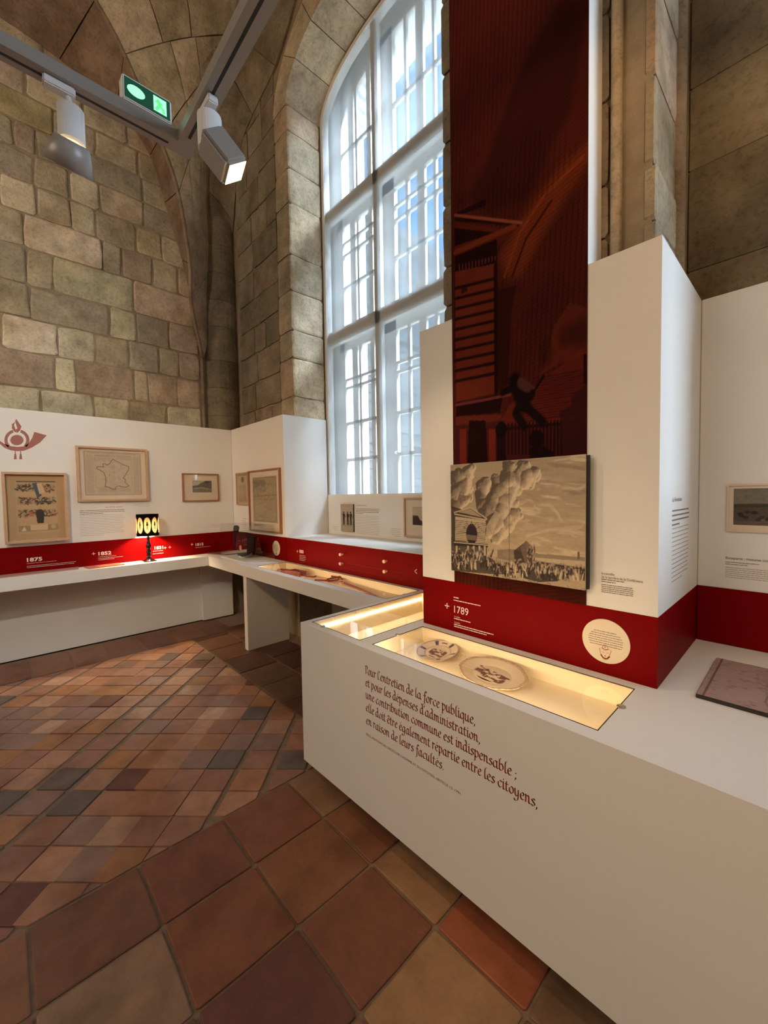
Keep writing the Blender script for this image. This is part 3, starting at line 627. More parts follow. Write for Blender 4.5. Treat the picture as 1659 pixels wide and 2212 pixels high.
T_(pn, "Le Consulat et l'Empire", pY(769, 1093, 2.743), .016, GRTXT, sx=.8); G_(pn, pY(769, 1099, 2.743), .37, 4, .0165, .006, GRTXT, seed=15, last=.3); G_(pn, pY(769, 1114, 2.743), .37, 12, .0165, .0035, FAINT, seed=16, last=.95)
G_(pn, pY(718, 1137, 2.743), .10, 3, .02, .003, FAINT, align=1); G_(pn, pY(843, 1142, 2.743), .14, 5, .017, .004, FAINT, align=1)
# horn emblem
def emblem():
    o_ = at(0, 1000, 'x', -5.15); b = MB()
    def q(pts): 
        P_ = [at(870*0+x/4.608, 870+y/4.608, 'x', -5.15) for x, y in pts]
        M = onL(0, 0); b.add([(-5.1494, p.y, p.z) for p in P_], [tuple(range(len(P_)))])
    q([(160, 160), (185, 195), (213, 235), (200, 275), (170, 302), (152, 270), (172, 255), (160, 215), (150, 185)]); q([(150, 190), (118, 215), (118, 255), (140, 285), (163, 300), (150, 250), (140, 225)])
    cx, cy = 168, 372; q([(cx+66*math.cos(t), cy+52*math.sin(t)) for t in np.linspace(0, 2*math.pi, 25)[:-1]])
    arc = lambda r0, r1, a0, a1: [((cx+r0*math.cos(t), cy+r0*.87*math.sin(t)), (cx+r1*math.cos(t), cy+r1*.87*math.sin(t))) for t in np.linspace(a0, a1, 12)]
    for a0, a1 in ((math.radians(250), math.radians(140)), (math.radians(-70), math.radians(40))):
        s_ = arc(93, 125, a0, a1)
        for i in range(11): q([s_[i][0], s_[i+1][0], s_[i+1][1], s_[i][1]])
    up = [(-60, 340), (0, 380), (40, 408), (75, 420), (110, 432), (170, 440), (235, 435), (285, 405), (320, 350), (342, 290)]; lo = [(-60, 360), (0, 410), (40, 445), (75, 462), (110, 474), (170, 482), (240, 478), (320, 445), (400, 395), (465, 325)]
    for i in range(9): q([up[i], up[i+1], lo[i+1], lo[i]])
    for x in (152, 205): q([(x-4, 480), (x+4, 480), (x+5, 510), (x-5, 510)]); q([(x-8, 508), (x+8, 508), (x+16, 562), (x-14, 562)])
    return kid(pl, b.build('horn_emblem', EMB, label='dusky red hunting horn and flame emblem'))
emblem()
# knobs of the scent/touch station on the niche band, arrow
for px, py in ((734, 1198), (734, 1218), (828.5, 1213), (829, 1235)):
    p = at(px, py, 'y', 2.16); kid(pn, MB().lathe([(.008, 0), (.009, .022), (.014, .024), (.014, .034), (.012, .037)], frameM((p.x, 2.1945, p.z), (1, 0, 0), (0, -1, 0)), 20).build('knob', KNOBM, smooth=False))
p0 = at(760, 1213, 'y', 2.194); p1 = at(884, 1250, 'y', 2.194)
b = MB()
for z0, z1, x0, x1 in ((.905, .907, -2.9, -2.12), (.955, .957, -2.9, -2.12), (.905, .957, -2.122, -2.12)): b.box(x0, x1, 2.1930, 2.1946, z0, z1)
kid(pn, b.build('panel_joint', RUBBER))
p = at(898, 1234, 'y', 2.194); b = MB(); b.add(*ribbon([(.012, .016), (-.010, 0), (.012, -.016)], .005, onY(p.x, p.z, 2.194), 1)); kid(pn, b.build('arrow_mark', WHTXT))
# ================================================================ BENCHES AND COUNTER
def holed(b, x0, x1, y0, y1, z0, z1, holes):
    xs = sorted({x0, x1}|{v for h in holes for v in h[:2]}); ys = sorted({y0, y1}|{v for h in holes for v in h[2:]})
    for i in range(len(xs)-1):
        for j in range(len(ys)-1):
            cx, cy = (xs[i]+xs[i+1])/2, (ys[j]+ys[j+1])/2
            if any(h[0] < cx < h[1] and h[2] < cy < h[3] for h in holes): continue
            b.box(xs[i], xs[i+1], ys[j], ys[j+1], z0, z1)
    return b
ben = empty('wall_bench', 'white L-shaped bench shelf running under the red band, left wall to window', 'bench', loc=(-4.9, 1.7, 0))
BV = (-3.80, -1.93, 1.835, 2.165)
P = []
b = MB(); b.box(-5.15, -4.892, -2.6, 2.194, .751, ZB); holed(b, -4.892, -1.903, 1.765, 2.194, ZB-.02, ZB, [BV]); b.box(-4.892, -1.903, 1.765, 1.785, .751, ZB-.02); b.box(-4.892, -1.903, 1.785, 2.194, .751, .76)
P.append(b.build('bench_top', WHITE))
P.append(slab('rear_board', None, WHITE, -5.30, -5.285, -2.6, 1.80, .01, .751)); P.append(slab('end_block', None, WHITE, -5.30, -5.235, 1.80, 2.19, .01, .751, bevel=.004))
P.append(slab('leg', None, WHITE, -3.962, -3.89, 1.765, 2.235, 0.0, .751, bevel=.003))
adopt(ben, P)
def vitrine(root, x0, x1, y0, y1, zt, zf, led=None, name='case'):
    """sunken lit case: tray, glass lid, LED strip"""
    X0, X1, Y0, Y1 = x0, x1, y0, y1; x0 += .0015; x1 -= .0015; y0 += .0015; y1 -= .0015
    b = MB(); zi = zf
    b.quad((x0, y0, zi), (x1, y0, zi), (x1, y1, zi), (x0, y1, zi)); b.quad((x0, y0, zt-.004), (x0, y0, zi), (x0, y1, zi), (x0, y1, zt-.004)); b.quad((x1, y0, zi), (x1, y0, zt-.004), (x1, y1, zt-.004), (x1, y1, zi))
    b.quad((x0, y1, zi), (x1, y1, zi), (x1, y1, zt-.004), (x0, y1, zt-.004)); b.quad((x0, y0, zt-.004), (x1, y0, zt-.004), (x1, y0, zi), (x0, y0, zi))
    P = [b.build('case_lining', CLOTH), MB().quad((x0+.003, y0+.003, zt+.0005), (x1-.003, y0+.003, zt+.0005), (x1-.003, y1-.003, zt+.0005), (x0+.003, y1-.003, zt+.0005)).build('glass_lid', GLASS)]
    e = MB()
    for a in ((x0, x1, y0, y0+.002), (x0, x1, y1-.002, y1), (x0, x0+.002, y0, y1), (x1-.002, x1, y0, y1)): e.box(*a, zt-.0018, zt+.0008)
    P.append(e.build('glass_edge', RUBBER))
    if led: P.append(MB().box(*led).build('led_strip', LEDM))
    adopt(root, P); return P
vitrine(ben, *BV, ZB, .795, led=(-3.78, -1.96, 1.8385, 1.8425, ZB-.026, ZB-.014))
XC, YC, ZCB = -1.90, 1.16, .105
ct = empty('exhibition_counter', 'big white exhibition counter with inset lit glass cases and red calligraphy on its front', 'counter', loc=(-.8, 1.16, 0))
V1 = (-1.862, -1.455, 1.205, 2.11); V2 = (-1.379, -.409, 1.213, 1.566)
b = MB(); holed(b, XC, .9, YC, YK, ZC-.03, ZC, [(V1[0], V1[1], V1[2], YK), V2]); holed(b, XC, XK0-.0, YK, 2.19, ZC-.03, ZC, [(V1[0], V1[1], YK, V1[3])]); b.box(XK0, XK0+.001, YK, 2.19, ZC-.03, ZC-.001); b.box(XK1, .9, YK, 2.292, ZC-.03, ZC)
P = [b.build('counter_top', WHITE), MB().box(XC, .9, YC, YC+.02, ZCB, ZC-.03).box(XC, XC+.02, YC+.02, 2.19, ZCB, ZC-.03).build('front_board', WHITE),
     MB().box(XC+.10, .9, YC+.09, YC+.11, 0, ZCB+.02).box(XC+.10, XC+.12, YC+.11, 2.1, 0, ZCB+.02).build('plinth', mat('shadow_plinth', (.05, .04, .035), .6))]  # plinth coloured near black for the shadow gap under the counter
adopt(ct, P)
vitrine(ct, *V1, ZC, .735, led=(V1[0]+.003, V1[0]+.006, 1.25, 2.10, .821, .829)); vitrine(ct, *V2, ZC, .79, led=(V2[0]+.02, V2[1]-.02, V2[2]+.003, V2[2]+.007, ZC-.032, ZC-.018))
for x, y in ((-1.75, 1.203), (-1.379, 1.385), (-.405, 1.40)):
    kid(ct, MB().lathe([(.0, 0), (.013, 0), (.013, .004), (.009, .006), (0, .006)], Matrix.Translation((x, y, ZC)), 20, cap=False).build('lock', STEEL))
kid(ben, MB().lathe([(.0, 0), (.013, 0), (.013, .004), (.009, .006), (0, .006)], Matrix.Translation((-1.925, 2.0, ZB)), 20, cap=False).build('lock', STEEL))
kid(ben, MB().lathe([(.0, 0), (.013, 0), (.013, .004), (.009, .006), (0, .006)], Matrix.Translation((-3.80, 1.99, ZB)), 20, cap=False).build('lock', STEEL))
# calligraphy with a broad nib ----------------------------------
GL = {
 'a': (.88, [[(.62, .86), (.35, 1), (.1, .6), (.13, .15), (.35, 0), (.6, .32)], [(.62, 1), (.6, .2), (.72, 0), (.84, .1)]]),
 'b': (.80, [[(.40, 1.72), (.2, 1.58), (.13, 1.2), (.13, .15)], [(.13, .7), (.4, 1), (.65, .7), (.6, .2), (.35, 0), (.13, .12)]]),
 'c': (.68, [[(.6, .84), (.4, 1), (.12, .65), (.14, .2), (.38, 0), (.6, .16)]]),
 'd': (.88, [[(.58, .92), (.3, .97), (.1, .55), (.15, .1), (.35, 0), (.6, .38)], [(.42, 1.72), (.6, 1.55), (.62, 1.2), (.61, .2), (.72, 0), (.84, .1)]]),
 'e': (.68, [[(.15, .5), (.48, .62), (.55, .85), (.35, 1), (.12, .65), (.14, .2), (.36, 0), (.6, .16)]]),
 'f': (.58, [[(.70, 1.55), (.5, 1.72), (.36, 1.3), (.3, .3), (.22, -.45), (0, -.6)], [(.08, .95), (.58, .98)]]),
 'g': (.84, [[(.62, .86), (.35, 1), (.1, .6), (.13, .15), (.35, 0), (.6, .32)], [(.62, 1), (.61, 0), (.5, -.5), (.22, -.62), (.03, -.42)]]),
 'i': (.42, [[(.08, .93), (.19, 1.0), (.18, .15), (.3, 0), (.42, .1)], [(.20, 1.42), (.25, 1.36)]]),
 'l': (.46, [[(.50, 1.72), (.28, 1.6), (.18, 1.2), (.17, .15), (.3, 0), (.44, .1)]]),
 'm': (1.18, [[(.08, .93), (.16, 1), (.15, 0)], [(.15, .7), (.36, 1), (.52, .8), (.51, 0)], [(.51, .7), (.74, 1), (.88, .8), (.87, .14), (1.02, .04), (1.12, .1)]]),
 'n': (.84, [[(.08, .93), (.16, 1), (.15, 0)], [(.15, .7), (.40, 1), (.56, .8), (.55, .14), (.68, .03), (.8, .1)]]),
 'o': (.76, [[(.38, 1), (.12, .65), (.14, .2), (.38, 0), (.64, .35), (.62, .8), (.38, 1)]]),
 'p': (.80, [[(.06, .93), (.16, 1), (.14, -.45), (.04, -.6)], [(.14, .7), (.4, 1), (.66, .7), (.6, .2), (.35, 0), (.16, .14)]]),
 'q': (.80, [[(.6, .86), (.35, 1), (.1, .6), (.13, .15), (.35, 0), (.6, .32)], [(.61, 1), (.6, -.6)]]),
 'r': (.60, [[(.08, .93), (.16, 1), (.15, 0)], [(.15, .68), (.34, .98), (.55, .88)]]),
 's': (.62, [[(.52, .88), (.32, 1), (.14, .8), (.27, .58), (.45, .42), (.5, .2), (.3, 0), (.06, .12)]]),
 't': (.56, [[(.26, 1.35), (.2, .9), (.2, .15), (.35, 0), (.52, .12)], [(.03, .96), (.5, 1)]]),
 'u': (.84, [[(.06, .93), (.14, 1), (.13, .25), (.3, 0), (.57, .35)], [(.58, 1), (.57, .12), (.7, .02), (.82, .1)]]),
 'y': (.80, [[(.06, .93), (.14, 1), (.16, .3), (.35, .05), (.57, .35)], [(.6, 1), (.57, 0), (.45, -.5), (.15, -.62), (0, -.42)]]),
 'P': (.72, [[(.2, 1.5), (.2, .12), (.1, 0)], [(0, 1.38), (.3, 1.55), (.65, 1.35), (.6, .92), (.22, .72)]]),
 "'": (.24, [[(.14, 1.62), (.08, 1.32)]]), ',': (.3, [[(.14, .08), (.13, -.1), (.03, -.3)]]), '.': (.3, [[(.12, .08), (.17, .03)]]), ';': (.3, [[(.14, .08), (.13, -.1), (.03, -.3)], [(.14, .7), (.19, .64)]]), ' ': (.36, [])}
GL['é'] = (GL['e'][0], GL['e'][1]+[[(.30, 1.22), (.50, 1.48)]]); GL['ê'] = (GL['e'][0], GL['e'][1]+[[(.14, 1.22), (.34, 1.46), (.52, 1.22)]])
def calligraphy(s, M, xh, width, parent):
    tot = sum(GL[c][0] for c in s); sx = width/tot; b = MB(); x = 0; nib = Vector((.105*math.cos(math.radians(38)), .105*math.sin(math.radians(38))))
    for c in s:
        adv, sts = GL[c]
        for st in sts:
            pts = [(p[0], p[1]) for p in st]
            if len(pts) > 2: pts = [(v.x, v.y) for v in cr([(p[0], p[1], 0) for p in pts], (len(pts)-1)*4+1)]
            for (x0, y0), (x1, y1) in zip(pts, pts[1:]):
                d = Vector((x1-x0, y1-y0)); 
                if d.length < 1e-5: continue
                e = d.normalized()*.02; nrm = Vector((-e.y, e.x))*1.4
                q = [Vector((x0, y0))-e-nib, Vector((x1, y1))+e-nib, Vector((x1, y1))+e+nib, Vector((x0, y0))-e+nib]
                if abs(d.normalized().cross(nib.normalized())) < .35: q = [Vector((x0, y0))-nrm-nib*.6, Vector((x1, y1))-nrm+nib*.6, Vector((x1, y1))+nrm+nib*.6, Vector((x0, y0))+nrm-nib*.6]
                vs = [M @ Vector(((x+v.x)*sx, v.y*xh, .0006)) for v in q]
                b.add(vs, [(0, 1, 2, 3)])
        x += adv
    return kid(parent, b.build('calligraphy_line', REDTXT))
for s, z, x1 in (("Pour l'entretien de la force publique,", .753, -.785), ("et pour les dépenses d'administration,", .697, -.766), ("une contribution commune est indispensable ;", .641, -.632), ("elle doit être également répartie entre les citoyens,", .583, -.562), ("en raison de leurs facultés.", .524, -.925)):
    calligraphy(s, onY(-1.366, z, YC), .0235, x1+1.366, ct)
o = text("DÉCLARATION DES DROITS DE L'HOMME ET DU CITOYEN, ARTICLE 13, 1791", onY(-1.368, .470, YC), .010, REDTXT, None, sx=1.)
w_ = max(v.co.x for v in o.data.vertices)-min(v.co.x for v in o.data.vertices)
for v in o.data.vertices: v.co.x = -1.368+(v.co.x+1.368)*(.515/w_)
kid(ct, o)
# ================================================================ BANNER AND ENGRAVING
BX0, BX1 = -1.205, -.587
bn = empty('banner', 'very tall dark red banner printed with a burning tollgate engraving', 'banner', loc=(-.9, 1.61, ZR))
P = [MB().box(BX0, BX1, 1.609, 1.742, ZK+.001, 4.9).box(BX0, BX1, 1.609, 1.6138, ZR, ZK+.001).build('white_backing', WHITE)]
NX, NY = 200, 900; ZTB = 4.9; A = Art(NX, NY, (.045, .010, .006))
def bp(px, py): q = at(px, py, 'y', 1.608); return ((q.x-BX0)/(BX1-BX0), (ZTB-q.z)/(ZTB-ZR))
def bq(x, y): return bp(960+x/4.484, 560+y/4.484)      # from the lower close-up
def bt(x, y): return bp(960+x/3.687, y/3.687)          # from the upper close-up
n1 = A.noise(9, 4, 5, 3, ang=.9); n2 = A.noise(26, 26, 3, 5)
A.mul(.55+.9*n1)
dkr = (.010, .003, .003); lr = (.085, .017, .008); mr = (.060, .011, .006)
A.poly([bt(1170, 0), bt(900, 0), bt(620, 500), bt(430, 1000), bt(300, 1400), bt(90, 1700), bt(90, 1500), bt(330, 1700), bt(640, 1600), bt(1000, 900)], dkr, .55)
A.poly([bt(500, 2212), bt(420, 2050), bt(560, 1820), bt(700, 1600), bt(900, 1350), bt(1170, 1100), bt(1170, 1250), bt(950, 1600), bt(760, 1900), bt(620, 2212)], (.11, .026, .009), .75)
A.blur(60); A.mul(.72+.56*A.noise(14, 5, 4, 77, ang=.9))
A.line([bt(480, 2200), bt(600, 1850), bt(800, 1550), bt(1100, 1250)], .002, (.16, .04, .012), .6); A.line([bt(540, 2200), bt(650, 1900), bt(850, 1600)], .0015, dkr, .8)
# hatching
Yg = A.Y*((ZTB-ZR)/.618); A.mul(1-.30*((np.sin(A.X*190+A.Y*60) > .55) & (n1 > .45)))
A.mul(1-.22*(np.sin(A.Y*1500+A.X*60) > .4)*(A.X > .35)); 
# tollgate: pediment, cornice, coursed wall
A.poly([bt(85, 1700), bt(330, 1580), bt(330, 1640), bt(100, 1720)], dkr); A.poly([bt(85, 1700), bt(615, 1765), bt(590, 1800), bt(85, 1760)], dkr); A.line([bt(85, 1712), bt(615, 1775)], .0016, (.16, .05, .03))
A.poly([bt(85, 1770), bt(540, 1830), bt(420, 1960), bt(85, 2060)], mr); A.poly([bt(85, 1815), bt(400, 1850), bt(85, 1960)], dkr); A.line([bt(85, 2010), bt(560, 1800)], .003, (.10, .024, .010)); A.poly([bt(85, 2040), bt(420, 1900), bt(420, 2090), bt(85, 2180)], dkr)
for k in range(12): A.line([bt(120+k*26, 2110-k*6), bt(120+k*26, 2170-k*10)], .0012, (.07, .02, .02))
A.poly([bq(105, 120), bq(495, 40), bq(495, 1290), bq(115, 1380)], (.090, .019, .009)); 
for k in range(10): A.line([bq(108, 280+k*102-(k*2)), bq(492, 185+k*102)], .0019, (.012, .004, .004))
A.line([bq(495, 60), bq(500, 1290)], .003, dkr); A.poly([bq(165, 250), bq(225, 240), bq(225, 310), bq(165, 330)], dkr, .8)
A.poly([bq(500, 300), bq(700, 250), bq(650, 500), bq(620, 1200), bq(500, 1300)], dkr, .6)
A.poly([bq(115, 1390), bq(620, 1290), bq(560, 1350), bq(540, 1480), bq(115, 1520)], dkr); A.line([bq(115, 1410), bq(640, 1310)], .0016, (.10, .025, .03)); A.poly([bq(115, 1520), bq(560, 1500), bq(540, 1560), bq(115, 1610)], (.075, .015, .01))
A.poly([bq(115, 1610), bq(1100, 1590), bq(1400, 1600), bq(1400, 1990), bq(115, 1990)], (.035, .008, .009))
for x in (150, 430): A.poly([bq(x, 1640), bq(x+65, 1640), bq(x+65, 1990), bq(x, 1990)], (.10, .016, .009))
A.poly([bq(240, 1560), bq(400, 1560), bq(420, 1990), bq(225, 1990)], dkr)
A.poly([bq(860, 1250), bq(1400, 800), bq(1400, 1500), bq(1100, 1590), bq(520, 1600), bq(640, 1400)], (.075, .013, .008), .8)
for k in range(17): A.line([bq(850-k*8, 1160+k*26), bq(1395, 1060+k*26)], .0008, (.03, .006, .005), .8)
for k in range(16): A.line([bq(620+k*34, 1590-k*2), bq(620+k*34, 1880)], .0013, dkr)
A.line([bq(600, 1640), bq(1120, 1590)], .0016, dkr)
cl = [bq(1120, 1600), bq(1110, 1480), bq(1230, 1420), bq(1230, 1320), bq(1400, 1180), bq(1400, 1990), bq(1150, 1990)]; A.poly(cl, (.022, .006, .006), .85); A.line([bq(1358, 830), bq(1360, 1190)], .002, dkr)
A.poly([bq(1060, 640), bq(1210, 420), bq(1400, 480), bq(1400, 900), bq(1100, 1010), bq(940, 1110), bq(1030, 800)], (.07, .016, .008), .7); A.ell(*bq(1180, 740), .07, .016, dkr, .5, .8); A.ell(*bq(1320, 700), .08, .02, dkr, .6, .9); A.ell(*bq(980, 900), .06, .02, dkr, .5, .8)
# running figure with sabre
fig = (.006, .003, .004)
A.poly([bq(620, 1145), bq(690, 1125), bq(715, 1160), bq(700, 1200), bq(650, 1180)], fig); A.line([bq(680, 1180), bq(720, 1300), bq(770, 1400)], .010, fig); A.line([bq(690, 1230), bq(560, 1290)], .0042, fig); A.line([bq(740, 1190), bq(850, 1280)], .006, (.05, .02, .02)); A.line([bq(850, 1300), bq(830, 1330), bq(740, 1330)], .005, fig)
A.line([bq(862, 1285), bq(960, 1130)], .0016, fig); A.line([bq(740, 1400), bq(690, 1490), bq(770, 1610)], .0058, fig); A.line([bq(770, 1400), bq(850, 1480), bq(950, 1570)], .0055, fig)
A.ell(*bq(550, 1650), .045, .010, fig); A.ell(*bq(890, 1740), .05, .010, fig); A.poly([bq(820, 1990), bq(830, 1840), bq(890, 1760), bq(1060, 1870), bq(1090, 1990)], fig, .9); A.poly([bq(505, 1990), bq(510, 1680), bq(590, 1680), bq(600, 1990)], fig, .9)
A.mul(1.2+.4*n2); A.a *= np.array((.95, .72, .7))
P.append(A.grid(onY(BX0, ZR, 1.608), BX1-BX0, ZTB-ZR, 'banner_print', BANNERM)); adopt(bn, P)
# layered engraving boards -------------------------------------
eg = empty('relief_picture', 'layered sepia engraving of smoke over a burning tollgate and a crowd', 'picture', loc=(-.88, 1.57, 1.18))
EX0, EX1, EZ0, EZ1, EY = -1.195, -.578, 1.182, 1.688, 1.572
A = Art(380, 312, (.40, .305, .195))
def ep(x, y): q = at(960+x/4.879, 960+y/4.879, 'y', EY); return ((q.x-EX0)/(EX1-EX0), (EZ1-q.z)/(EZ1-EZ0))
ns = A.noise(5, 22, 5, 11); A.a = A.a*(.82+.36*ns)[..., None]; A.mul(.85+.35*A.Y)
lc = (.62, .50, .34); dc = (.17, .115, .07)
cloud = np.clip((A.noise(6, 26, 5, 21, ang=.12)-.55)*6, 0, 1)*(A.X > .45); A.blend(cloud*((A.Y > .35) | (A.X > .7)), lc, .75)
dcl = np.clip((A.noise(6, 22, 4, 33, ang=.2)-.58)*6, 0, 1)*(A.Y < .3)*(A.X > .6); A.blend(dcl, dc, .5)
for pts in ([(780, 640), (870, 590), (940, 600)], [(960, 640), (1010, 690)], [(1020, 640), (1130, 650), (1180, 730), (1220, 800)], [(1250, 450), (1400, 470), (1470, 440)], [(1150, 165), (1300, 150), (1470, 160)], [(780, 820), (900, 790)], [(850, 960), (1100, 900), (1450, 870)]):
    for d_ in range(5): A.line([ep(p[0]+rng.uniform(-25, 25), p[1]+rng.uniform(-16, 16)) for p in pts], .004+.006*rng.random(), lc, .16)
rr = random.Random(4)
HF = np.zeros_like(A.X); XW_ = A.X+.050*(A.noise(11, 11, 4, 71)-.5); YW_ = A.Y+.060*(A.noise(11, 11, 4, 72)-.5)
def puff(x, y, r, k=1.):
    global HF
    u, v = ep(x, y); s_ = abs(ep(x+r, y)[0]-u)*1.25; d2 = ((XW_-u)/s_)**2+((YW_-v)*A.h/A.w/s_)**2; HF = np.maximum(HF, s_*np.sqrt(np.clip(1-d2, 0, 1))*k)
S1 = ((240, 300, 70), (150, 360, 80), (190, 450, 90), (120, 520, 70), (200, 560, 70), (130, 620, 60), (420, 450, 75), (390, 540, 65), (400, 620, 70), (470, 700, 90), (410, 720, 60))
S2 = ((480, 900, 70), (600, 900, 80), (560, 960, 70), (530, 820, 110), (650, 800, 100), (600, 700, 110), (720, 740, 75), (520, 620, 100), (640, 590, 100), (600, 500, 100), (700, 480, 80), (560, 400, 60), (680, 380, 95), (760, 350, 85), (680, 270, 75), (850, 350, 95), (820, 260, 75), (920, 320, 75), (900, 390, 60))
for x, y, r in S1+S2:
    puff(x, y, r*.95)
    for q_ in range(9): a_ = rr.uniform(0, 6.3); puff(x+r*.85*math.cos(a_), y+r*.75*math.sin(a_), r*rr.uniform(.25, .55), 1.15)
HB_ = HF.copy()
for _ in range(3): HB_[1:-1, 1:-1] = (HB_[1:-1, 1:-1]+HB_[:-2, 1:-1]+HB_[2:, 1:-1]+HB_[1:-1, :-2]+HB_[1:-1, 2:])/5
gy_, gx_ = np.gradient(HB_*A.w); shd = np.clip(.34-.50*gx_+.42*-gy_+1.0*(A.noise(9, 9, 5, 44)-.45), 0, 1)**1.25
msk = np.clip(HF*60, 0, 1)
colS = (np.array((.075, .05, .034))[None, None]*(1-shd[..., None])+np.array((.66, .52, .35))[None, None]*shd[..., None])
A.a = A.a*(1-.93*msk[..., None])+colS*.93*msk[..., None]
A.poly([ep(440, 860), ep(540, 700), ep(600, 740), ep(520, 900), ep(440, 1010)], (.60, .47, .32), .45)
# tollgate
st = (.46, .37, .25); ink = (.030, .018, .016)
A.poly([ep(75, 650), ep(430, 760), ep(430, 1150), ep(75, 1150)], ink, .9); A.poly([ep(115, 760), ep(435, 800), ep(430, 1050), ep(115, 1020)], st); A.poly([ep(105, 715), ep(280, 665), ep(445, 790)], ink); A.poly([ep(150, 715), ep(280, 680), ep(400, 770)], (.35, .27, .18))
A.line([ep(105, 718), ep(280, 668), ep(447, 785)], .006, st); A.line([ep(110, 735), ep(440, 795)], .006, st)
for k in range(12): A.line([ep(118, 800+k*19), ep(430, 835+k*18)], .0022, (.10, .065, .045))
A.ell(*ep(288, 945), .050, .095, ink); A.poly([ep(235, 950), ep(345, 960), ep(345, 1015), ep(235, 1005)], (.16, .12, .08)); 
for t in range(7): a = math.radians(180+t*30); A.line([ep(285+55*math.cos(a), 930+75*math.sin(a)), ep(285+95*math.cos(a), 930+120*math.sin(a))], .0025, (.09, .06, .04))
A.poly([ep(105, 1015), ep(460, 1050), ep(460, 1085), ep(105, 1065)], ink); A.line([ep(105, 1030), ep(455, 1062)], .005, st); A.poly([ep(75, 1070), ep(450, 1085), ep(450, 1170), ep(75, 1140)], (.10, .07, .05))
for x in (130, 250, 310, 370, 425): A.poly([ep(x-10, 1068), ep(x+10, 1068), ep(x+10, 1180), ep(x-10, 1175)], (.50, .40, .27))
# horizon and bridge, ground
A.poly([ep(560, 1110), ep(700, 1100), ep(800, 1120), ep(1000, 1150), ep(1480, 1190), ep(1480, 1300), ep(560, 1230)], (.20, .145, .10), .8); A.poly([ep(930, 1190), ep(1480, 1230), ep(1480, 1300), ep(930, 1215)], (.48, .37, .25)); A.poly([ep(940, 1225), ep(1480, 1310), ep(1480, 1440), ep(1000, 1300)], ink, .9); A.line([ep(1412, 1140), ep(1412, 1200)], .008, (.15, .1, .07))
A.poly([ep(75, 1150), ep(480, 1180), ep(700, 1230), ep(860, 1270), ep(1200, 1330), ep(1480, 1440), ep(1500, 1560), ep(60, 1350)], (.40, .30, .19), .95)
A.poly([ep(75, 1130), ep(430, 1170), ep(560, 1230), ep(800, 1350), ep(560, 1370), ep(75, 1330)], ink, .85); A.poly([ep(800, 1400), ep(950, 1300), ep(1150, 1330), ep(1200, 1440), ep(1000, 1450)], ink, .9); A.poly([ep(730, 1120), ep(860, 1020), ep(870, 1250), ep(740, 1250)], ink, .85); A.poly([ep(800, 1090), ep(860, 1010), ep(930, 1080), ep(930, 1270), ep(860, 1290)], (.16, .11, .08), .9)
for k in range(300):
    t = rr.random(); x = 80+t*1380; base = 1300+t*110+rr.uniform(-60, 50) if x > 500 else 1240+rr.uniform(-70, 90)
    if 880 < x < 960 and rr.random() < .6: base = rr.uniform(1100, 1340)
    h_ = rr.uniform(40, 85); c = ink if rr.random() < .64 else (.55, .44, .30) if rr.random() < .6 else (.25, .17, .12); lean = rr.uniform(-26, 26)
    if x > 1180 and rr.random() < .35: continue
    A.line([ep(x, base), ep(x+lean, base-h_)], .0045+.003*rr.random(), c, .9); A.ell(*ep(x+lean, base-h_-8), .008, .010, (.35, .26, .18), .8)
for k in range(30): x = 600+rr.random()*880; A.line([ep(x, 1400+(x-600)*.14+rr.uniform(-20, 40)), ep(x+rr.uniform(20, 60), 1405+(x-600)*.14+rr.uniform(-10, 40))], .003, dc, .7)
A.mul(.93+.14*A.noise(60, 60, 2, 8)); A.mul(1-.10*(np.sin(A.Y*620) > .3))
u_ = ep(682, 600)[0]; A.blend((np.abs(A.X-u_) < .0018).astype(float), (.10, .07, .05), .7)
P = [slab('back_layer', None, mat('sepia_board', (.36, .28, .19), .6), EX0-.012, EX1+.004, 1.592, 1.606, EZ0+.002, EZ1-.05, bevel=.001), slab('middle_layer', None, RUBBER, EX0+.004, EX1+.010, 1.580, 1.590, EZ0+.004, EZ1-.003, bevel=.001),
     slab('front_layer', None, mat('cut_board_edge', (.50, .42, .30), .6), EX0, EX1, EY+.0006, 1.5785, EZ0, EZ1, bevel=.0004), A.grid(onY(EX0, EZ0, EY), EX1-EX0, EZ1-EZ0, 'engraving', BOARDP)]
for dx in (.0, .010): P.append(MB().box(EX1+.001+dx, EX1+.006+dx, EY+.004+dx, 1.606, EZ0+.006, EZ1-.004).build('acrylic_edge', ACRYL))
adopt(eg, P)
# ================================================================ FRAMED PICTURES
def framed(label, M, w, h, m, fw, depth, art, mount, group=None, name='framed_print', glazed=True, cat='picture', recess=.6):
    root = empty(name, label, cat, group or 'pictures hung on the white partitions', loc=M.translation); P = []
    b = MB()
    for q in ([(0, 0), (w, 0), (w-fw, fw), (fw, fw)], [(w, 0), (w, h), (w-fw, h-fw), (w-fw, fw)], [(w, h), (0, h), (fw, h-fw), (w-fw, h-fw)], [(0, h), (0, 0), (fw, fw), (fw, h-fw)]): b.prism(q, M, .001, depth)
    P.append(b.build('frame', m)); zz = depth*recess*.5
    P.append(MB().prism([(fw*.5, fw*.5), (w-fw*.5, fw*.5), (w-fw*.5, h-fw*.5), (fw*.5, h-fw*.5)], M, .002, zz).build('mount', MATB))
    l, r_, bt_, tp = mount
    P.append(art.grid(M @ Matrix.Translation((l, bt_, zz+.0006)), w-l-r_, h-bt_-tp, 'print', PAPER))
    if glazed: P.append(MB().add([M @ Vector((*q, depth*.72)) for q in ((fw, fw), (w-fw, fw), (w-fw, h-fw), (fw, h-fw))], [(0, 1, 2, 3)]).build('glass', GLASS))
    adopt(root, P); return root
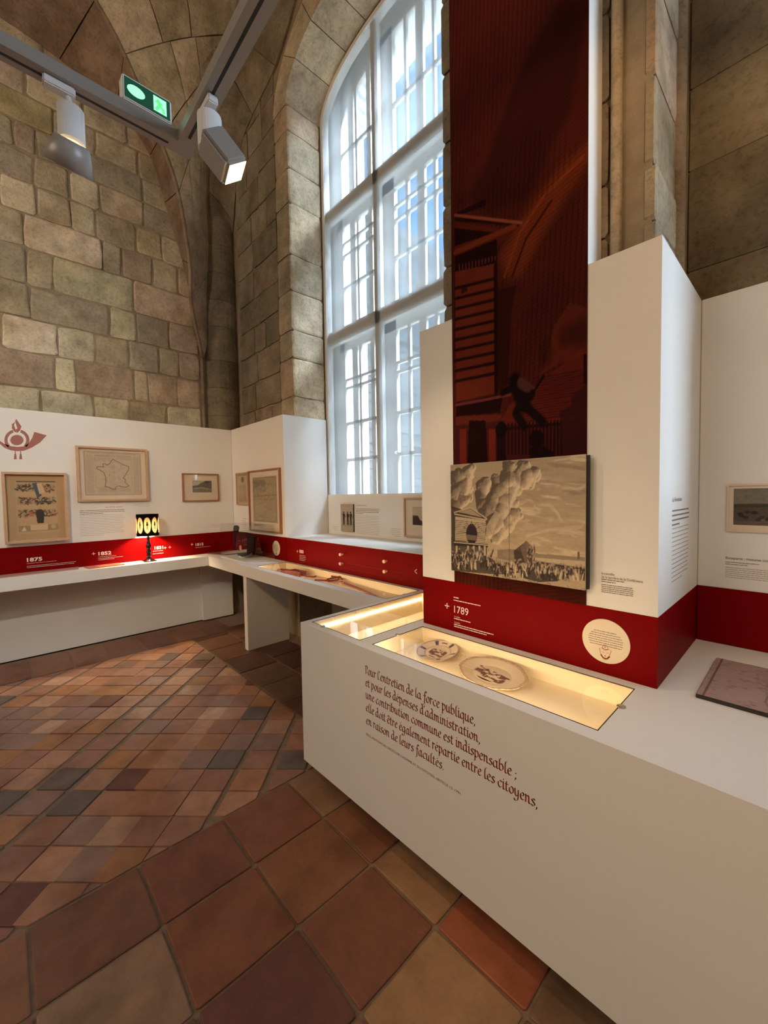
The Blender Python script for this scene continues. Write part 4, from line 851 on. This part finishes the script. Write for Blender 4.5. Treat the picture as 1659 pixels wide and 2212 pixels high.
# poster with comic strips
A = Art(150, 190, (.46, .31, .165)); rr = random.Random(3); ik = (.045, .04, .035)
A.poly([(.16, .10), (.86, .10), (.86, .90), (.16, .90)], (.50, .34, .18)); A.line([(.19, .105), (.84, .105)], .010, ik, .8)
for y in (.14, .34, .53): 
    A.poly([(.18, y), (.84, y), (.84, y+.12), (.18, y+.12)], (.40, .29, .16))
    for k in range(60): x = rr.uniform(.19, .82); yy = y+rr.uniform(.01, .11); A.line([(x, yy), (x+rr.uniform(-.06, .06), yy+rr.uniform(-.02, .025))], .006+.006*rr.random(), ik if rr.random() < .75 else (.45, .13, .07), .8)
A.poly([(.44, .13), (.52, .12), (.60, .32), (.52, .36)], (.08, .10, .11)); A.poly([(.52, .14), (.64, .12), (.66, .26), (.56, .30)], (.58, .42, .26)); A.line([(.62, .14), (.67, .26)], .010, (.45, .10, .05), .8)
A.ell(.55, .58, .07, .05, ik); A.poly([(.48, .58), (.63, .58), (.61, .75), (.50, .75)], ik); A.ell(.56, .50, .028, .022, (.45, .30, .18))
A.poly([(.18, .78), (.86, .77), (.86, .86), (.18, .87)], (.34, .24, .13)); A.poly([(.38, .77), (.68, .765), (.68, .85), (.38, .855)], (.60, .43, .26)); A.ell(.78, .81, .045, .035, (.50, .36, .2)); A.poly([(.22, .86), (.28, .79), (.31, .86)], (.6, .5, .4))
p0 = at(2, 1019, 'x', -5.12); p1 = at(150, 1166, 'x', -5.12)
framed('pale wood framed yellowed poster with comic strip scenes on the left panel', onL(p0.y, p1.z, .001), p1.y-p0.y, p0.z-p1.z, OAK, .022, .050, A, (.024, .024, .024, .024))
# map of France
A = Art(240, 180, (.52, .42, .30)); A.mul(.94+.12*A.noise(40, 40, 2, 1)); rr = random.Random(5)
for x0, x1, y0, y1 in ((.04, .18, .10, .93), (.84, .97, .10, .93), (.22, .80, .84, .93), (.18, .45, .08, .24), (.55, .82, .08, .18), (.06, .94, .03, .06)):
    y = y0
    while y < y1: A.line([(x0+rr.uniform(0, .02), y), (x1-rr.uniform(0, .03), y)], .0028, (.20, .15, .10), .55); y += .018
A.line([(.02, .02), (.98, .02), (.98, .98), (.02, .98), (.02, .02)], .004, (.16, .12, .08), .8); A.line([(.19, .10), (.82, .10), (.82, .82), (.19, .82), (.19, .10)], .003, (.2, .15, .1), .6)
FR = [(.50, .17), (.56, .22), (.63, .26), (.70, .30), (.77, .33), (.76, .42), (.73, .47), (.70, .54), (.66, .60), (.70, .63), (.69, .70), (.76, .78), (.70, .81), (.62, .80), (.58, .78), (.53, .80), (.52, .86), (.46, .85), (.38, .80), (.34, .80), (.36, .68), (.355, .58), (.33, .48), (.26, .42), (.21, .39), (.22, .35), (.29, .35), (.33, .36), (.32, .28), (.35, .28), (.40, .31), (.44, .27), (.47, .20), (.50, .17)]
A.poly(FR, (.50, .41, .30), .6); A.line(FR, .009, (.14, .11, .085), .55); A.line(FR, .004, (.10, .08, .06), .9)
for k in range(38): 
    x, y = rr.uniform(.34, .72), rr.uniform(.30, .78); A.line([(x, y), (x+rr.uniform(-.05, .05), y+rr.uniform(-.06, .06)), (x+rr.uniform(-.06, .06), y+rr.uniform(-.07, .07))], .0022, (.22, .16, .11), .6)
p0 = at(163, 962, 'x', -5.12); p1 = at(322, 1081, 'x', -5.12); w_, h_ = p1.y-p0.y, p0.z-p1.z
framed('large pale wood framed map of France on the left panel', onL(p0.y, p1.z, .001), w_, h_, OAK, .020, .035, A, (.06, .06, .062, .045))
# small landscape
A = Art(120, 90, (.56, .46, .33)); A.poly([(.0, .0), (1, 0), (1, 1), (0, 1)], (.38, .34, .25)); A.poly([(0, .42), (.3, .38), (.45, .20), (.70, .05), (1, .0), (1, .7), (0, .7)], (.13, .12, .085)); A.poly([(0, .0), (.60, 0), (.42, .22), (.28, .40), (0, .44)], (.44, .38, .28)); A.ell(.75, .12, .14, .10, (.05, .045, .04), .9, .5); A.poly([(0, .60), (.5, .52), (1, .68), (1, 1), (0, 1)], (.20, .18, .12)); A.line([(.1, .68), (.5, .60), (.8, .72)], .03, (.38, .33, .23), .8); A.mul(.7+.6*A.noise(22, 22, 3, 4))
p0 = at(393, 1022, 'x', -5.13); p1 = at(474, 1082, 'x', -5.13); w_, h_ = p1.y-p0.y, p0.z-p1.z
framed('small reddish wood framed dark landscape etching near the corner on the left panel', onL(p0.y, p1.z, .001), w_, h_, CHERRY, .014, .025, A, (w_*.27, w_*.20, h_*.32, h_*.25))
# narrow certificate
A = Art(60, 110, (.45, .35, .23)); A.ell(.5, .2, .13, .10, (.14, .10, .07)); A.line([(.1, .05), (.9, .05)], .02, (.25, .16, .1)); rr = random.Random(8)
for k in range(18): A.line([(.15, .38+k*.028), (.85-rr.random()*.2, .38+k*.028)], .006, (.24, .18, .12), .6)
A.line([(.1, .9), (.9, .9)], .03, (.3, .2, .13), .7)
p0 = at(508, 1022, 'y', 2.17); p1 = at(535, 1091, 'y', 2.17)
framed('narrow wood framed certificate with an oval seal beside the tall framed map', onY(p0.x, p1.z, 2.1935), .335, p0.z-p1.z, OAK, .014, .022, A, (.016, .016, .016, .016))
# tall map
A = Art(130, 180, (.36, .29, .175)); A.mul(.85+.3*A.noise(10, 10, 4, 2)); rr = random.Random(9)
A.line([(.05, .03), (.95, .03), (.95, .97), (.05, .97), (.05, .03)], .006, (.15, .12, .08), .7); A.poly([(.05, .05), (.4, .05), (.3, .2), (.1, .24)], (.15, .12, .09), .6); A.ell(.45, .14, .14, .09, (.14, .115, .085), .7, .6)
for k in range(46): x, y = rr.uniform(.1, .85), rr.uniform(.12, .92); A.line([(x, y), (x+rr.uniform(-.2, .2), y+rr.uniform(-.08, .08)), (x+rr.uniform(-.2, .2), y+rr.uniform(-.1, .1))], .004, (.14, .115, .08), .6)
A.line([(.08, .43), (.92, .40)], .014, (.16, .13, .09), .6)
p0 = at(534, 1018, 'y', 2.165); p1 = at(610, 1160, 'y', 2.165); w_, h_ = .745, p0.z-p1.z-.03
framed('tall reddish wood framed antique map on the corner panel', onY(p0.x+.005, p1.z+.03, 2.1935), w_, h_, CHERRY, .016, .028, A, (.085, .085, .11, .08))
# board with three figures
def people(A, xs, y0, y1, c, wd=.02):
    for x in xs:
        h_ = y1-y0; A.ell(x, y0+.05*h_, wd*1.5, h_*.075, c); A.poly([(x-wd*2.4, y0+.15*h_), (x+wd*2.4, y0+.15*h_), (x+wd*1.7, y0+.55*h_), (x-wd*1.7, y0+.55*h_)], c)
        A.line([(x-wd, y0+.5*h_), (x-wd*1.3, y1)], wd*.55, c); A.line([(x+wd, y0+.5*h_), (x+wd*1.5, y1)], wd*.55, c); A.line([(x+wd*2, y0+.2*h_), (x+wd*3.4, y0+.42*h_)], wd*.4, c)
A = Art(60, 110, (.40, .32, .23)); A.mul(.9+.2*A.noise(6, 6, 3, 3)); people(A, (.25, .56, .80), .28, .74, (.03, .02, .018), .035); A.line([(.1, .78), (.9, .8)], .01, (.25, .2, .15))
p0 = at(735.5, 1089, 'y', 2.725); p1 = at(763.5, 1149.5, 'y', 2.725); e = empty('picture_board', 'small grey board with three standing soldiers on the niche panel', 'picture', loc=(p0.x, 2.743, p1.z)); w_ = p1.x-p0.x; h_ = p0.z-p1.z
adopt(e, [slab('board', None, RUBBER, p0.x, p1.x, 2.726, 2.7425, p1.z, p0.z, bevel=.001), A.grid(onY(p0.x, p1.z, 2.7255), w_, h_, 'print', PAPER)])
# partly hidden framed print in the niche
A = Art(90, 80, (.50, .41, .29)); A.mul(.9+.2*A.noise(5, 20, 4, 6)); A.poly([(0, .48), (.16, .48), (.22, .7), (.3, .8), (1, .75), (1, 1), (0, 1)], (.05, .035, .03)); people(A, (.5, .68, .85), .55, .92, (.10, .07, .05), .02); A.line([(.0, .02), (1, .02)], .01, (.3, .2, .15))
p0 = at(871, 1075, 'y', 2.72); p1 = at(876, 1160, 'y', 2.72); w_ = .62; h_ = p0.z-p1.z
framed('wood framed view print in the niche, half hidden by the white block', onY(p0.x, p1.z, 2.7425), w_, h_, OAK, .015, .022, A, (.10, .10, .115, .085))
# small framed view at right
A = Art(110, 80, (.17, .155, .11)); A.poly([(0, .42), (1, .40), (1, 1), (0, 1)], (.085, .065, .045)); A.mul(.8+.4*A.noise(14, 14, 3, 7)); A.poly([(.85, .10), (1.0, 0), (1, .9), (.86, .7)], (.02, .017, .014)); A.poly([(.0, .44), (.8, .42), (.8, .50), (0, .52)], (.05, .048, .03))
rr = random.Random(2)
for k in range(34): x = rr.random(); y = rr.uniform(.6, .85); A.ell(x, y, .04, .05, rr.choice([(.02, .014, .012), (.16, .12, .08), (.03, .02, .02)]), .8, .4)
A.poly([(0, .90), (.7, .86), (1, .9), (1, 1), (0, 1)], (.12, .09, .065)); A.line([(0, 0), (1, 0), (1, 1), (0, 1), (0, 0)], .012, (.02, .018, .012))
p0 = at(1571, 1047, 'y', 2.285); p1 = at(1571, 1148, 'y', 2.285); h_ = p0.z-p1.z
e = framed('unframed mounted colour view of riverside crowd on the far right panel', onY(p0.x, p1.z, 2.2915), .30, h_, MATB, .006, .008, A, (.022, .022, .030, .018), glazed=False)
# ================================================================ LAMP
lx, ly = -5.03, 1.176
lp = empty('table_lamp', 'lit black table lamp with round portraits on its drum shade', 'lamp', loc=(lx, ly, ZB)); Ml = Matrix.Translation((lx, ly, ZB))
P = []
P.append(MB().prism([(-.062, -.062), (.062, -.062), (.062, .062), (-.062, .062)], Ml, 0, .010).lathe([(.060, .010), (.030, .030), (.018, .045)], Ml, 24).build('base', BLACK))
P.append(MB().lathe([(.018, .045), (.024, .06), (.017, .08), (.022, .10), (.024, .118), (.015, .128), (.020, .140), (.026, .165), (.022, .19), (.012, .21), (.020, .218), (.012, .226), (.010, .25), (.016, .262), (.010, .275), (.007, .36)], Ml, 24).build('stem', BLACK, smooth=True))
# shade: black drum with translucent paper medallions
R0, H0, H1 = .108, .285, .520; b = MB(); n = 96; m_ = 24; vs = [(lx+R0*math.cos(2*math.pi*i/n), ly+R0*math.sin(2*math.pi*i/n), ZB+H0+(H1-H0)*j/m_) for j in range(m_+1) for i in range(n)]
me = bpy.data.meshes.new('lamp_shade'); me.from_pydata(vs, [], [(j*n+i, j*n+(i+1) % n, (j+1)*n+(i+1) % n, (j+1)*n+i) for j in range(m_) for i in range(n)])
SH = bpy.data.materials.new('shade_fabric'); SH.use_nodes = True; t = SH.node_tree; t.nodes.clear(); l = t.links.new
o_ = nn(t, 'ShaderNodeOutputMaterial'); df = nn(t, 'ShaderNodeBsdfDiffuse'); df.inputs[0].default_value = (.006, .005, .007, 1); tl = nn(t, 'ShaderNodeBsdfTranslucent'); tl.inputs[0].default_value = (.055, .034, .017, 1)
at_n = nn(t, 'ShaderNodeAttribute', attribute_name='ink'); mx = nn(t, 'ShaderNodeMixShader'); l(at_n.outputs['Fac'], mx.inputs[0]); l(df.outputs[0], mx.inputs[1]); l(tl.outputs[0], mx.inputs[2]); l(mx.outputs[0], o_.inputs[0])
me.materials.append(SH); ca = me.color_attributes.new('ink', 'FLOAT_COLOR', 'POINT'); cols_ = []
me2n, me2m = 320, 80
vs = []; cols_ = []
for j in range(me2m+1):
    for i in range(me2n):
        a = 2*math.pi*i/me2n; z = H0+(H1-H0)*j/me2m; vs.append((lx+R0*math.cos(a), ly+R0*math.sin(a), ZB+z))
        ctr = math.radians(-15); k = round((a-ctr)/(math.pi/4.5)); da = (a-ctr-k*math.pi/4.5)*R0; dz_ = z-(H0+H1)/2; e = (da/.033)**2+(dz_/.086)**2; v = 1. if e < 1 else 0.
        fx, fz = da/.020, dz_/.045
        if v and ((fx/.35)**2+((fz-.62)/.22)**2 < 1 or (abs(fx) < .55-.2*abs(fz) and -.1 < fz < .42) or (.05 < abs(fx) < .34 and -1. < fz <= -.1)): v = .0
        cols_ += [v, v, v, 1]
me = bpy.data.meshes.new('lamp_shade'); me.from_pydata(vs, [], [(j*me2n+i, j*me2n+(i+1) % me2n, (j+1)*me2n+(i+1) % me2n, (j+1)*me2n+i) for j in range(me2m) for i in range(me2n)])
me.materials.append(SH); ca = me.color_attributes.new('ink', 'FLOAT_COLOR', 'POINT'); ca.data.foreach_set('color', cols_)
o = bpy.data.objects.new('lamp_shade', me); COL.objects.link(o); P.append(o)
P.append(MB().lathe([(.004, .36), (.02, .38), (.028, .41), (.02, .435), (.002, .445)], Ml, 16).build('bulb', BULBM, smooth=True)); P.append(MB().lathe([(0, H1-.012), (R0-.001, H1-.012), (R0-.001, H1-.010), (0, H1-.010)], Ml, 32, cap=False).build('light_stop', BLACK)); adopt(lp, P)  # black disc added inside the shade to cut the upward light
bl = light('POINT', 'lamp_bulb', (lx, ly, ZB+.36), (lx, ly, 0), 46, (1, .70, .38), .03)
# ================================================================ THINGS ON THE BENCH
GREYR = mat('rose_grey_board', (.40, .22, .18), .5); SALM = mat('salmon_board', (.50, .16, .11), .5, noise=.2, nscale=14); BRN = mat('brown_relief_board', (.17, .075, .045), .5, noise=.4, nscale=25)
def board(name, label, pts, z, th, m, cat='tactile board', lines=()):
    r = empty(name, label, cat, 'tactile boards lying on the wall bench', loc=(pts[0][0], pts[0][1], z)); M = Matrix.Translation((0, 0, z)); P = [MB().prism(pts, M, .0005, th).build('plate', m)]
    if lines: 
        b = MB()
        for a, c, w in lines: b.add(*[x for x in ribbon3(a, c, w, z+th)])
        P.append(b.build('raised_lines', RUBBER, kind='stuff'))
    adopt(r, P); return r
def ribbon3(a, c, w, z):
    a = Vector(a); c = Vector(c); d = (c-a).normalized(); n_ = Vector((-d.y, d.x))*w/2
    return [(*(a-n_), z+.0012), (*(c-n_), z+.0012), (*(c+n_), z+.0012), (*(a+n_), z+.0012)], [(0, 1, 2, 3)]
board('tactile_board', 'long dull pink board lying at the left end of the bench', [(-5.13, -.4), (-4.97, -.4), (-5.0, .545), (-5.13, .56)], ZB, .010, GREYR)
board('tactile_board', 'salmon coloured tactile board lying on the bench left of the lamp', [(-5.09, .60), (-4.93, .62), (-4.95, .93), (-5.10, .90)], ZB, .010, SALM, lines=[((-5.02, .66), (-4.96, .68), .006), ((-5.08, .80), (-4.98, .86), .008), ((-5.03, .86), (-4.97, .88), .006)])
board('tactile_board', 'brown ribbed board lying in the bench corner beside the hat case', [(-5.13, 1.83), (-4.80, 1.93), (-4.80, 2.17), (-5.12, 2.17)], ZB, .012, BRN, lines=[((-5.1, 1.88+.05*k), (-4.82, 1.95+.045*k), .008) for k in range(5)])
# hat case
hc = empty('display_case', 'clear acrylic cover over the black bicorne hat in the corner', 'display case', loc=(-4.45, 2.0, ZB)); hx0, hx1, hy0, hy1 = -4.70, -4.02, 1.84, 2.155
b = MB(); z_0, z_1 = ZB+.012, 1.25; b.add([(x, y, z) for z in (z_0, z_1) for x, y in ((hx0, hy0), (hx1, hy0), (hx1, hy1), (hx0, hy1))], [(4, 5, 6, 7), (0, 1, 5, 4), (1, 2, 6, 5), (2, 3, 7, 6), (3, 0, 4, 7)])
adopt(hc, [b.build('cover', ACRYL), slab('base_plate', None, WHITE, hx0-.005, hx1+.005, hy0-.005, hy1+.005, ZB+.0005, ZB+.012)])
ht = empty('bicorne_hat', 'black felt bicorne hat standing inside the acrylic cover', 'hat', loc=(-4.4, 2.0, ZB+.012)); b = MB()
N_ = 28; prof = [];
for side in (-1, 1):
    vs = []
    for i in range(N_+1):
        t = i/N_; x = -.24+.50*t; top = .265+.02*math.sin(math.pi*t)-.02*t; edge = .015+.07*abs(2*t-1)**2.4
        for j in range(6):
            v = j/5; zz = edge+(top-edge)*v; x = (-.24+.50*t)*(.86+.14*v); yb = side*(.012+.075*math.sin(math.pi*min(1, t*1.0))*(1-abs(v-.3)*1.1)); vs.append((-4.42+x, 2.01+yb*1., ZB+.012+zz))
    b.add(vs, [(i*6+j, i*6+j+1, (i+1)*6+j+1, (i+1)*6+j) for i in range(N_) for j in range(5)])
hb = b.build('hat_body', FELT, smooth=True); sm = hb.modifiers.new('s', 'SOLIDIFY'); sm.thickness = .008
P = [hb, MB().tube([(-4.655, 2.01, ZB+.345), (-4.64, 2.005, ZB+.335), (-4.62, 1.99, ZB+.29), (-4.57, 1.96, ZB+.19), (-4.53, 1.935, ZB+.09)], [.028, .034, .030, .024, .018], 12).build('brim_roll', FELT, smooth=True),
     MB().lathe([(.0, .0), (.075, .0), (.07, .05), (.0, .06)], Matrix.Translation((-4.42, 2.01, ZB+.0125)), 20, cap=False).build('stand', WHITE), MB().lathe([(0, 0), (.028, 0), (.026, .006), (0, .01)], frameM((-4.36, 1.925, ZB+.13), (1, 0, 0), (0, -1, 0)), 16, cap=False).build('cockade', STEEL)]
adopt(ht, P)
# holster pouch and sword in the bench case
z0 = .7955
po = empty('leather_holster', 'oxblood leather holster pouch in the long lit bench case', 'holster', loc=(-3.45, 2.05, z0)); Mr = Matrix.Translation((-3.42, 2.04, z0)) @ Matrix.Rotation(math.radians(8), 4, 'Z')
body = MB().prism([(-.25, -.03), (.05, -.055), (.12, -.04), (.13, .03), (.06, .05), (-.24, .02)], Mr, 0, .035).build('pouch', LEATH, bevel=.006)
adopt(po, [body, MB().prism([(-.08, -.058), (.13, -.046), (.14, .036), (-.06, .054)], Mr, .032, .046).build('flap', LEATH, bevel=.005), MB().tube([Mr @ Vector(p) for p in ((.12, 0, .03), (.2, -.03, .012), (.26, .01, .008), (.24, .05, .008))], .006, 8).build('strap', LEATH)])
sw = empty('court_sword', 'slim dark sword with its looped red-brown belt in the bench case', 'sword', loc=(-2.5, 2.05, z0))
bl_ = MB().tube([(-2.82, 2.12, z0+.014), (-2.5, 2.06, z0+.012), (-2.2, 1.985, z0+.010), (-2.05, 1.94, z0+.008)], [.009, .008, .007, .004], 8).build('scabbard', LEATH)
gd = MB().tube([(-2.83, 2.15, z0+.03), (-2.80, 2.17, z0+.035), (-2.76, 2.13, z0+.03), (-2.79, 2.09, z0+.025), (-2.83, 2.15, z0+.03)], .005, 6).build('guard', STEEL)
bt_ = MB().tube([(-3.05, 2.02, z0+.006), (-2.9, 2.10, z0+.008), (-2.98, 2.15, z0+.03), (-2.9, 2.17, z0+.03), (-2.84, 2.13, z0+.02), (-2.9, 2.06, z0+.01), (-2.98, 2.1, z0+.01), (-2.86, 2.16, z0+.04), (-2.80, 2.14, z0+.02)], .007, 6).build('belt', LEATH)
adopt(sw, [bl_, gd, bt_])
# plates
def plate(label, cx, cy, rx, ry, tilt, art_fn, scal=0, rot=0.):
    r = empty('faience_plate', label, 'plate', 'faience plates in the lit counter case', loc=(cx, cy, .7905)); n_, m_ = 120, 40; vs = []; c_ = []
    Mt = Matrix.Translation((cx, cy, .796)) @ Matrix.Rotation(rot, 4, 'Z') @ Matrix.Rotation(math.radians(tilt), 4, 'X')
    for j in range(m_+1):
        q = j/m_
        for i in range(n_):
            a = 2*math.pi*i/n_; k = 1+scal*(.03*abs(math.sin(4*a))+.015)*q; z = .004 if q < .58 else .004+.014*((q-.58)/.42)**.8
            if scal and q > .93: z += .003*math.sin(a*60)
            x, y = q*rx*k*math.cos(a), q*ry*k*math.sin(a); vs.append(Mt @ Vector((x, y, z))); c_ += [*art_fn(q, a, q*math.cos(a), q*math.sin(a)), 1]
    me = bpy.data.meshes.new('dish'); me.from_pydata(vs, [], [(j*n_+i, j*n_+(i+1) % n_, (j+1)*n_+(i+1) % n_, (j+1)*n_+i) for j in range(m_) for i in range(n_)]); me.materials.append(CERAM)
    ca = me.color_attributes.new('ink', 'FLOAT_COLOR', 'POINT'); ca.data.foreach_set('color', c_); me.shade_smooth(); o = bpy.data.objects.new('dish', me); COL.objects.link(o)
    sm = o.modifiers.new('s', 'SOLIDIFY'); sm.thickness = .004; sm.offset = -1
    adopt(r, [o, MB().lathe([(rx*.45, -.0045), (rx*.5, .002)], Matrix.Translation((cx, cy, .796)), 24, sy=ry/rx).build('foot_ring', CERAM)]); return r
NA = Art(128, 128, (0, 0, 0)); N1 = NA.noise(16, 16, 4, 12)
def nz_(u, v): return N1[int((v*.5+.5)*127) % 128, int((u*.5+.5)*127) % 128]
def artA(q, a, u, v):
    c = (.66, .56, .42)
    if .60 < q < .63 or q > .97: return (.30, .20, .16)
    if q > .66 and abs(((math.degrees(a)+20) % 60)-30) < 6 and q < .93: return (.06, .07, .12)
    if q > .75 and 92 < math.degrees(a) < 112 and q < .84: return (.2, .12, .1)
    if abs(v+.05) < .30 and abs(u) < .42 and nz_(u*.9, v) > .55-.1*(abs(v+.1) < .15): return (.17, .11, .09)
    return c
def artB(q, a, u, v):
    c = (.64, .54, .40)
    if q > .95: return (.42, .28, .19) if math.sin(a*60) > 0 else (.58, .46, .33)
    if q > .90: return (.50, .38, .27)
    if abs(v+.05-u*-.12) < .28 and abs(u) < .55 and nz_(u, v*1.1) > .53: return (.15, .09, .075)
    return c
plate('round faience plate with blue flower rim and year, left in the counter case', -1.205, 1.475, .100, .100, 8, artA)
plate('oval faience dish with scalloped beaded rim, right of the round plate', -.895, 1.445, .148, .105, 8, artB, 1, -.12)
# tactile map on the counter
A = Art(200, 140, (.36, .245, .22)); A.mul(.92+.16*A.noise(30, 30, 2, 9)); rr = random.Random(12)
for k in range(150): x, y = rr.random(), rr.random(); A.ell(x, y, .008+.01*rr.random(), .008+.01*rr.random(), (.20, .12, .11), .7, .4)
for k in range(22): x, y = rr.random(), rr.random()*.6; A.line([(x, y), (x+rr.uniform(-.12, .12), y+rr.uniform(-.1, .1)), (x+rr.uniform(-.15, .15), y+rr.uniform(-.15, .15))], .006, (.24, .15, .14), .7)
for d in (0, .022): A.line([(.30+d, .98), (.26+d, .80), (.27+d, .62), (.36+d, .50), (.55+d, .46), (.75, .50+d)], .005, (.15, .09, .08), .9)
A.line([(.03, .0), (.03, 1)], .004, (.06, .03, .03)); A.line([(0, .95), (1, .95)], .003, (.2, .13, .12))
q0 = at(1502, 1510, 'z', ZC+.015); tm = empty('tactile_map', 'raised grey-pink relief town map on a black board, right end of the counter', 'tactile map', loc=(-.25, 1.64, ZC)); 
Mm = Matrix.Translation((-.253, 1.636, ZC)); adopt(tm, [MB().prism([(0, 0), (.62, 0), (.62, .415), (0, .415)], Mm, .0005, .013).build('board', RUBBER), A.grid(Mm @ Matrix.Translation((0.001, 0.001, .0136)), .618, .413, 'relief_print', BOARDP)])
# ================================================================ TRACK LIGHTING
ZTR = 3.0; tk = empty('track_lighting', 'grey L-shaped lighting track hung below the vault', 'light track', loc=(-1.84, .62, ZTR)); P = []
MB_ = MB(); MB_.box(-1.868, -1.80, -1.8, .655, ZTR, ZTR+.045); MB_.box(-1.80, .7, .587, .655, ZTR, ZTR+.045); P.append(MB_.build('rail', GREYM))
P.append(MB().box(-1.842, -1.832, -1.8, .20, ZTR-.0012, ZTR+.001).box(-1.842, -1.832, .25, .56, ZTR-.0012, ZTR+.001).build('slot', SLOT)); P.append(MB().box(-1.76, -1.62, .612, .622, ZTR-.0012, ZTR+.001).box(-1.58, .7, .612, .622, ZTR-.0012, ZTR+.001).build('slot', SLOT))
for x, y in ((-1.83, -.8), (-.6, .62)): P.append(MB().tube([(x, y, ZTR+.045), (x, y, 8.4)], .004, 6).build('suspension_wire', STEEL))
adopt(tk, P)
# exit sign
q0 = at(266, 203, 'x', -1.80); sg = empty('exit_sign', 'lit green emergency exit sign box on the lighting track', 'exit sign', loc=(-1.8, .47, ZTR+.05)); y0, y1, za, zb = .395, .565, ZTR+.046, ZTR+.135
P = [slab('housing', None, WHM, -1.845, -1.795, y0, y1, za, zb, bevel=.004)]
GRN = mat('lit_green_panel', (.004, .035, .016), .5, emis=((.0, .10, .04), .3)); GW = mat('lit_sign_white', (.25, .5, .35), .3, emis=((.30, .9, .50), 1.0)); GG = mat('lit_running_man', (.1, .8, .2), .3, emis=((.12, .8, .2), .7))
P.append(MB().box(-1.7955, -1.7935, y0+.007, y1-.007, za+.008, zb-.008).build('green_panel', GRN))
b = MB(); Me = frameM((-1.7932, 0, 0), (0, 1, 0), (1, 0, 0)); cz = (za+zb)/2
b.prism([(y0+.045+.030*math.cos(t), cz+.020*math.sin(t)) for t in np.linspace(0, 2*math.pi, 18)[:-1]], Me, 0, .0006)
b.prism([(y1-.066, cz-.028), (y1-.020, cz-.028), (y1-.020, cz+.028), (y1-.066, cz+.028)], Me, 0, .0006); P.append(b.build('lit_symbol', GW))
b = MB(); b.add(*ribbon([(y1-.052, cz+.018), (y1-.045, cz+.002), (y1-.050, cz-.010), (y1-.058, cz-.024)], .010, Me @ Matrix.Translation((0, 0, .0006)), 1)); b.add(*ribbon([(y1-.045, cz), (y1-.033, cz-.010), (y1-.030, cz-.024)], .008, Me @ Matrix.Translation((0, 0, .0006)), 1)); b.add(*ribbon([(y1-.060, cz+.006), (y1-.046, cz+.012), (y1-.034, cz+.004)], .006, Me @ Matrix.Translation((0, 0, .0006)), 1)); P.append(b.build('running_figure', GG)); adopt(sg, P)
# spot 1: cylinder body and open trapezoid head
s1 = empty('track_spotlight', 'white track spotlight with flared open head, left part of the track', 'spotlight', 'spotlights on the lighting track', loc=(-1.83, .23, ZTR))
H1M = Matrix.Translation((-1.835, .24, ZTR-.175)) @ Matrix.Rotation(math.radians(36), 4, 'Y') @ Matrix.Rotation(math.radians(-4), 4, 'X')
P = [slab('adapter', None, WHM, -1.853, -1.815, .165, .255, ZTR-.03, ZTR-.001, bevel=.004), MB().tube([(-1.835, .235, ZTR-.03), (-1.835, .240, ZTR-.075)], .010, 10).build('arm', WHM),
     MB().lathe([(.020, -.055), (.040, -.07), (.040, -.185), (.030, -.19)], Matrix.Translation((-1.835, .240, ZTR)), 28).build('driver_housing', WHM, smooth=False),
     MB().lathe([(.045, .0), (.052, -.004), (.078, -.085), (.074, -.085), (.048, -.008)], H1M, 48, cap=False).build('reflector_head', GREYM, smooth=True)]
P.append(MB().lathe([(.0, 0), (.046, 0)], H1M @ Matrix.Translation((0, 0, -.03)), 24, cap=False).build('lamp_face', BULBM)); adopt(s1, P)
s2 = empty('track_spotlight', 'grey track spotlight with lit square snoot, right of the track corner', 'spotlight', 'spotlights on the lighting track', loc=(-1.56, .617, ZTR))
Ms = Matrix.Translation((-1.55, .617, ZTR-.045)); Mh = Matrix.Translation((-1.53, .640, ZTR-.175)) @ Matrix.Rotation(math.radians(38), 4, 'X') @ Matrix.Rotation(math.radians(-16), 4, 'Y')
P = [slab('adapter', None, WHM, -1.60, -1.51, .600, .636, ZTR-.03, ZTR-.001, bevel=.004), MB().tube([(-1.55, .617, ZTR-.03), (-1.55, .617, ZTR-.06)], .010, 10).build('arm', WHM), MB().lathe([(.020, 0), (.042, -.012), (.042, -.13), (.03, -.135)], Ms, 28).build('driver_housing', WHM),
     MB().prism([(-.052, -.05), (.052, -.05), (.052, .05), (-.052, .05)], Mh, .05, -.085).build('head', GREYM, bevel=.012), MB().prism([(-.04, -.04), (.04, -.04), (.04, .04), (-.04, .04)], Mh, -.0855, -.0865).build('lamp_face', BULBM)]
adopt(s2, P)
light('SPOT', 'track_spot_beam', (-1.50, .72, ZTR-.27), (-1.0, 1.6, 1.0), 22, WARM, .03, spot=60, blend=.8)
light('SPOT', 'track_spot_beam', (-1.91, .235, ZTR-.30), (-5.1, .5, 1.5), 26, WARM, .03, spot=70, blend=.8)
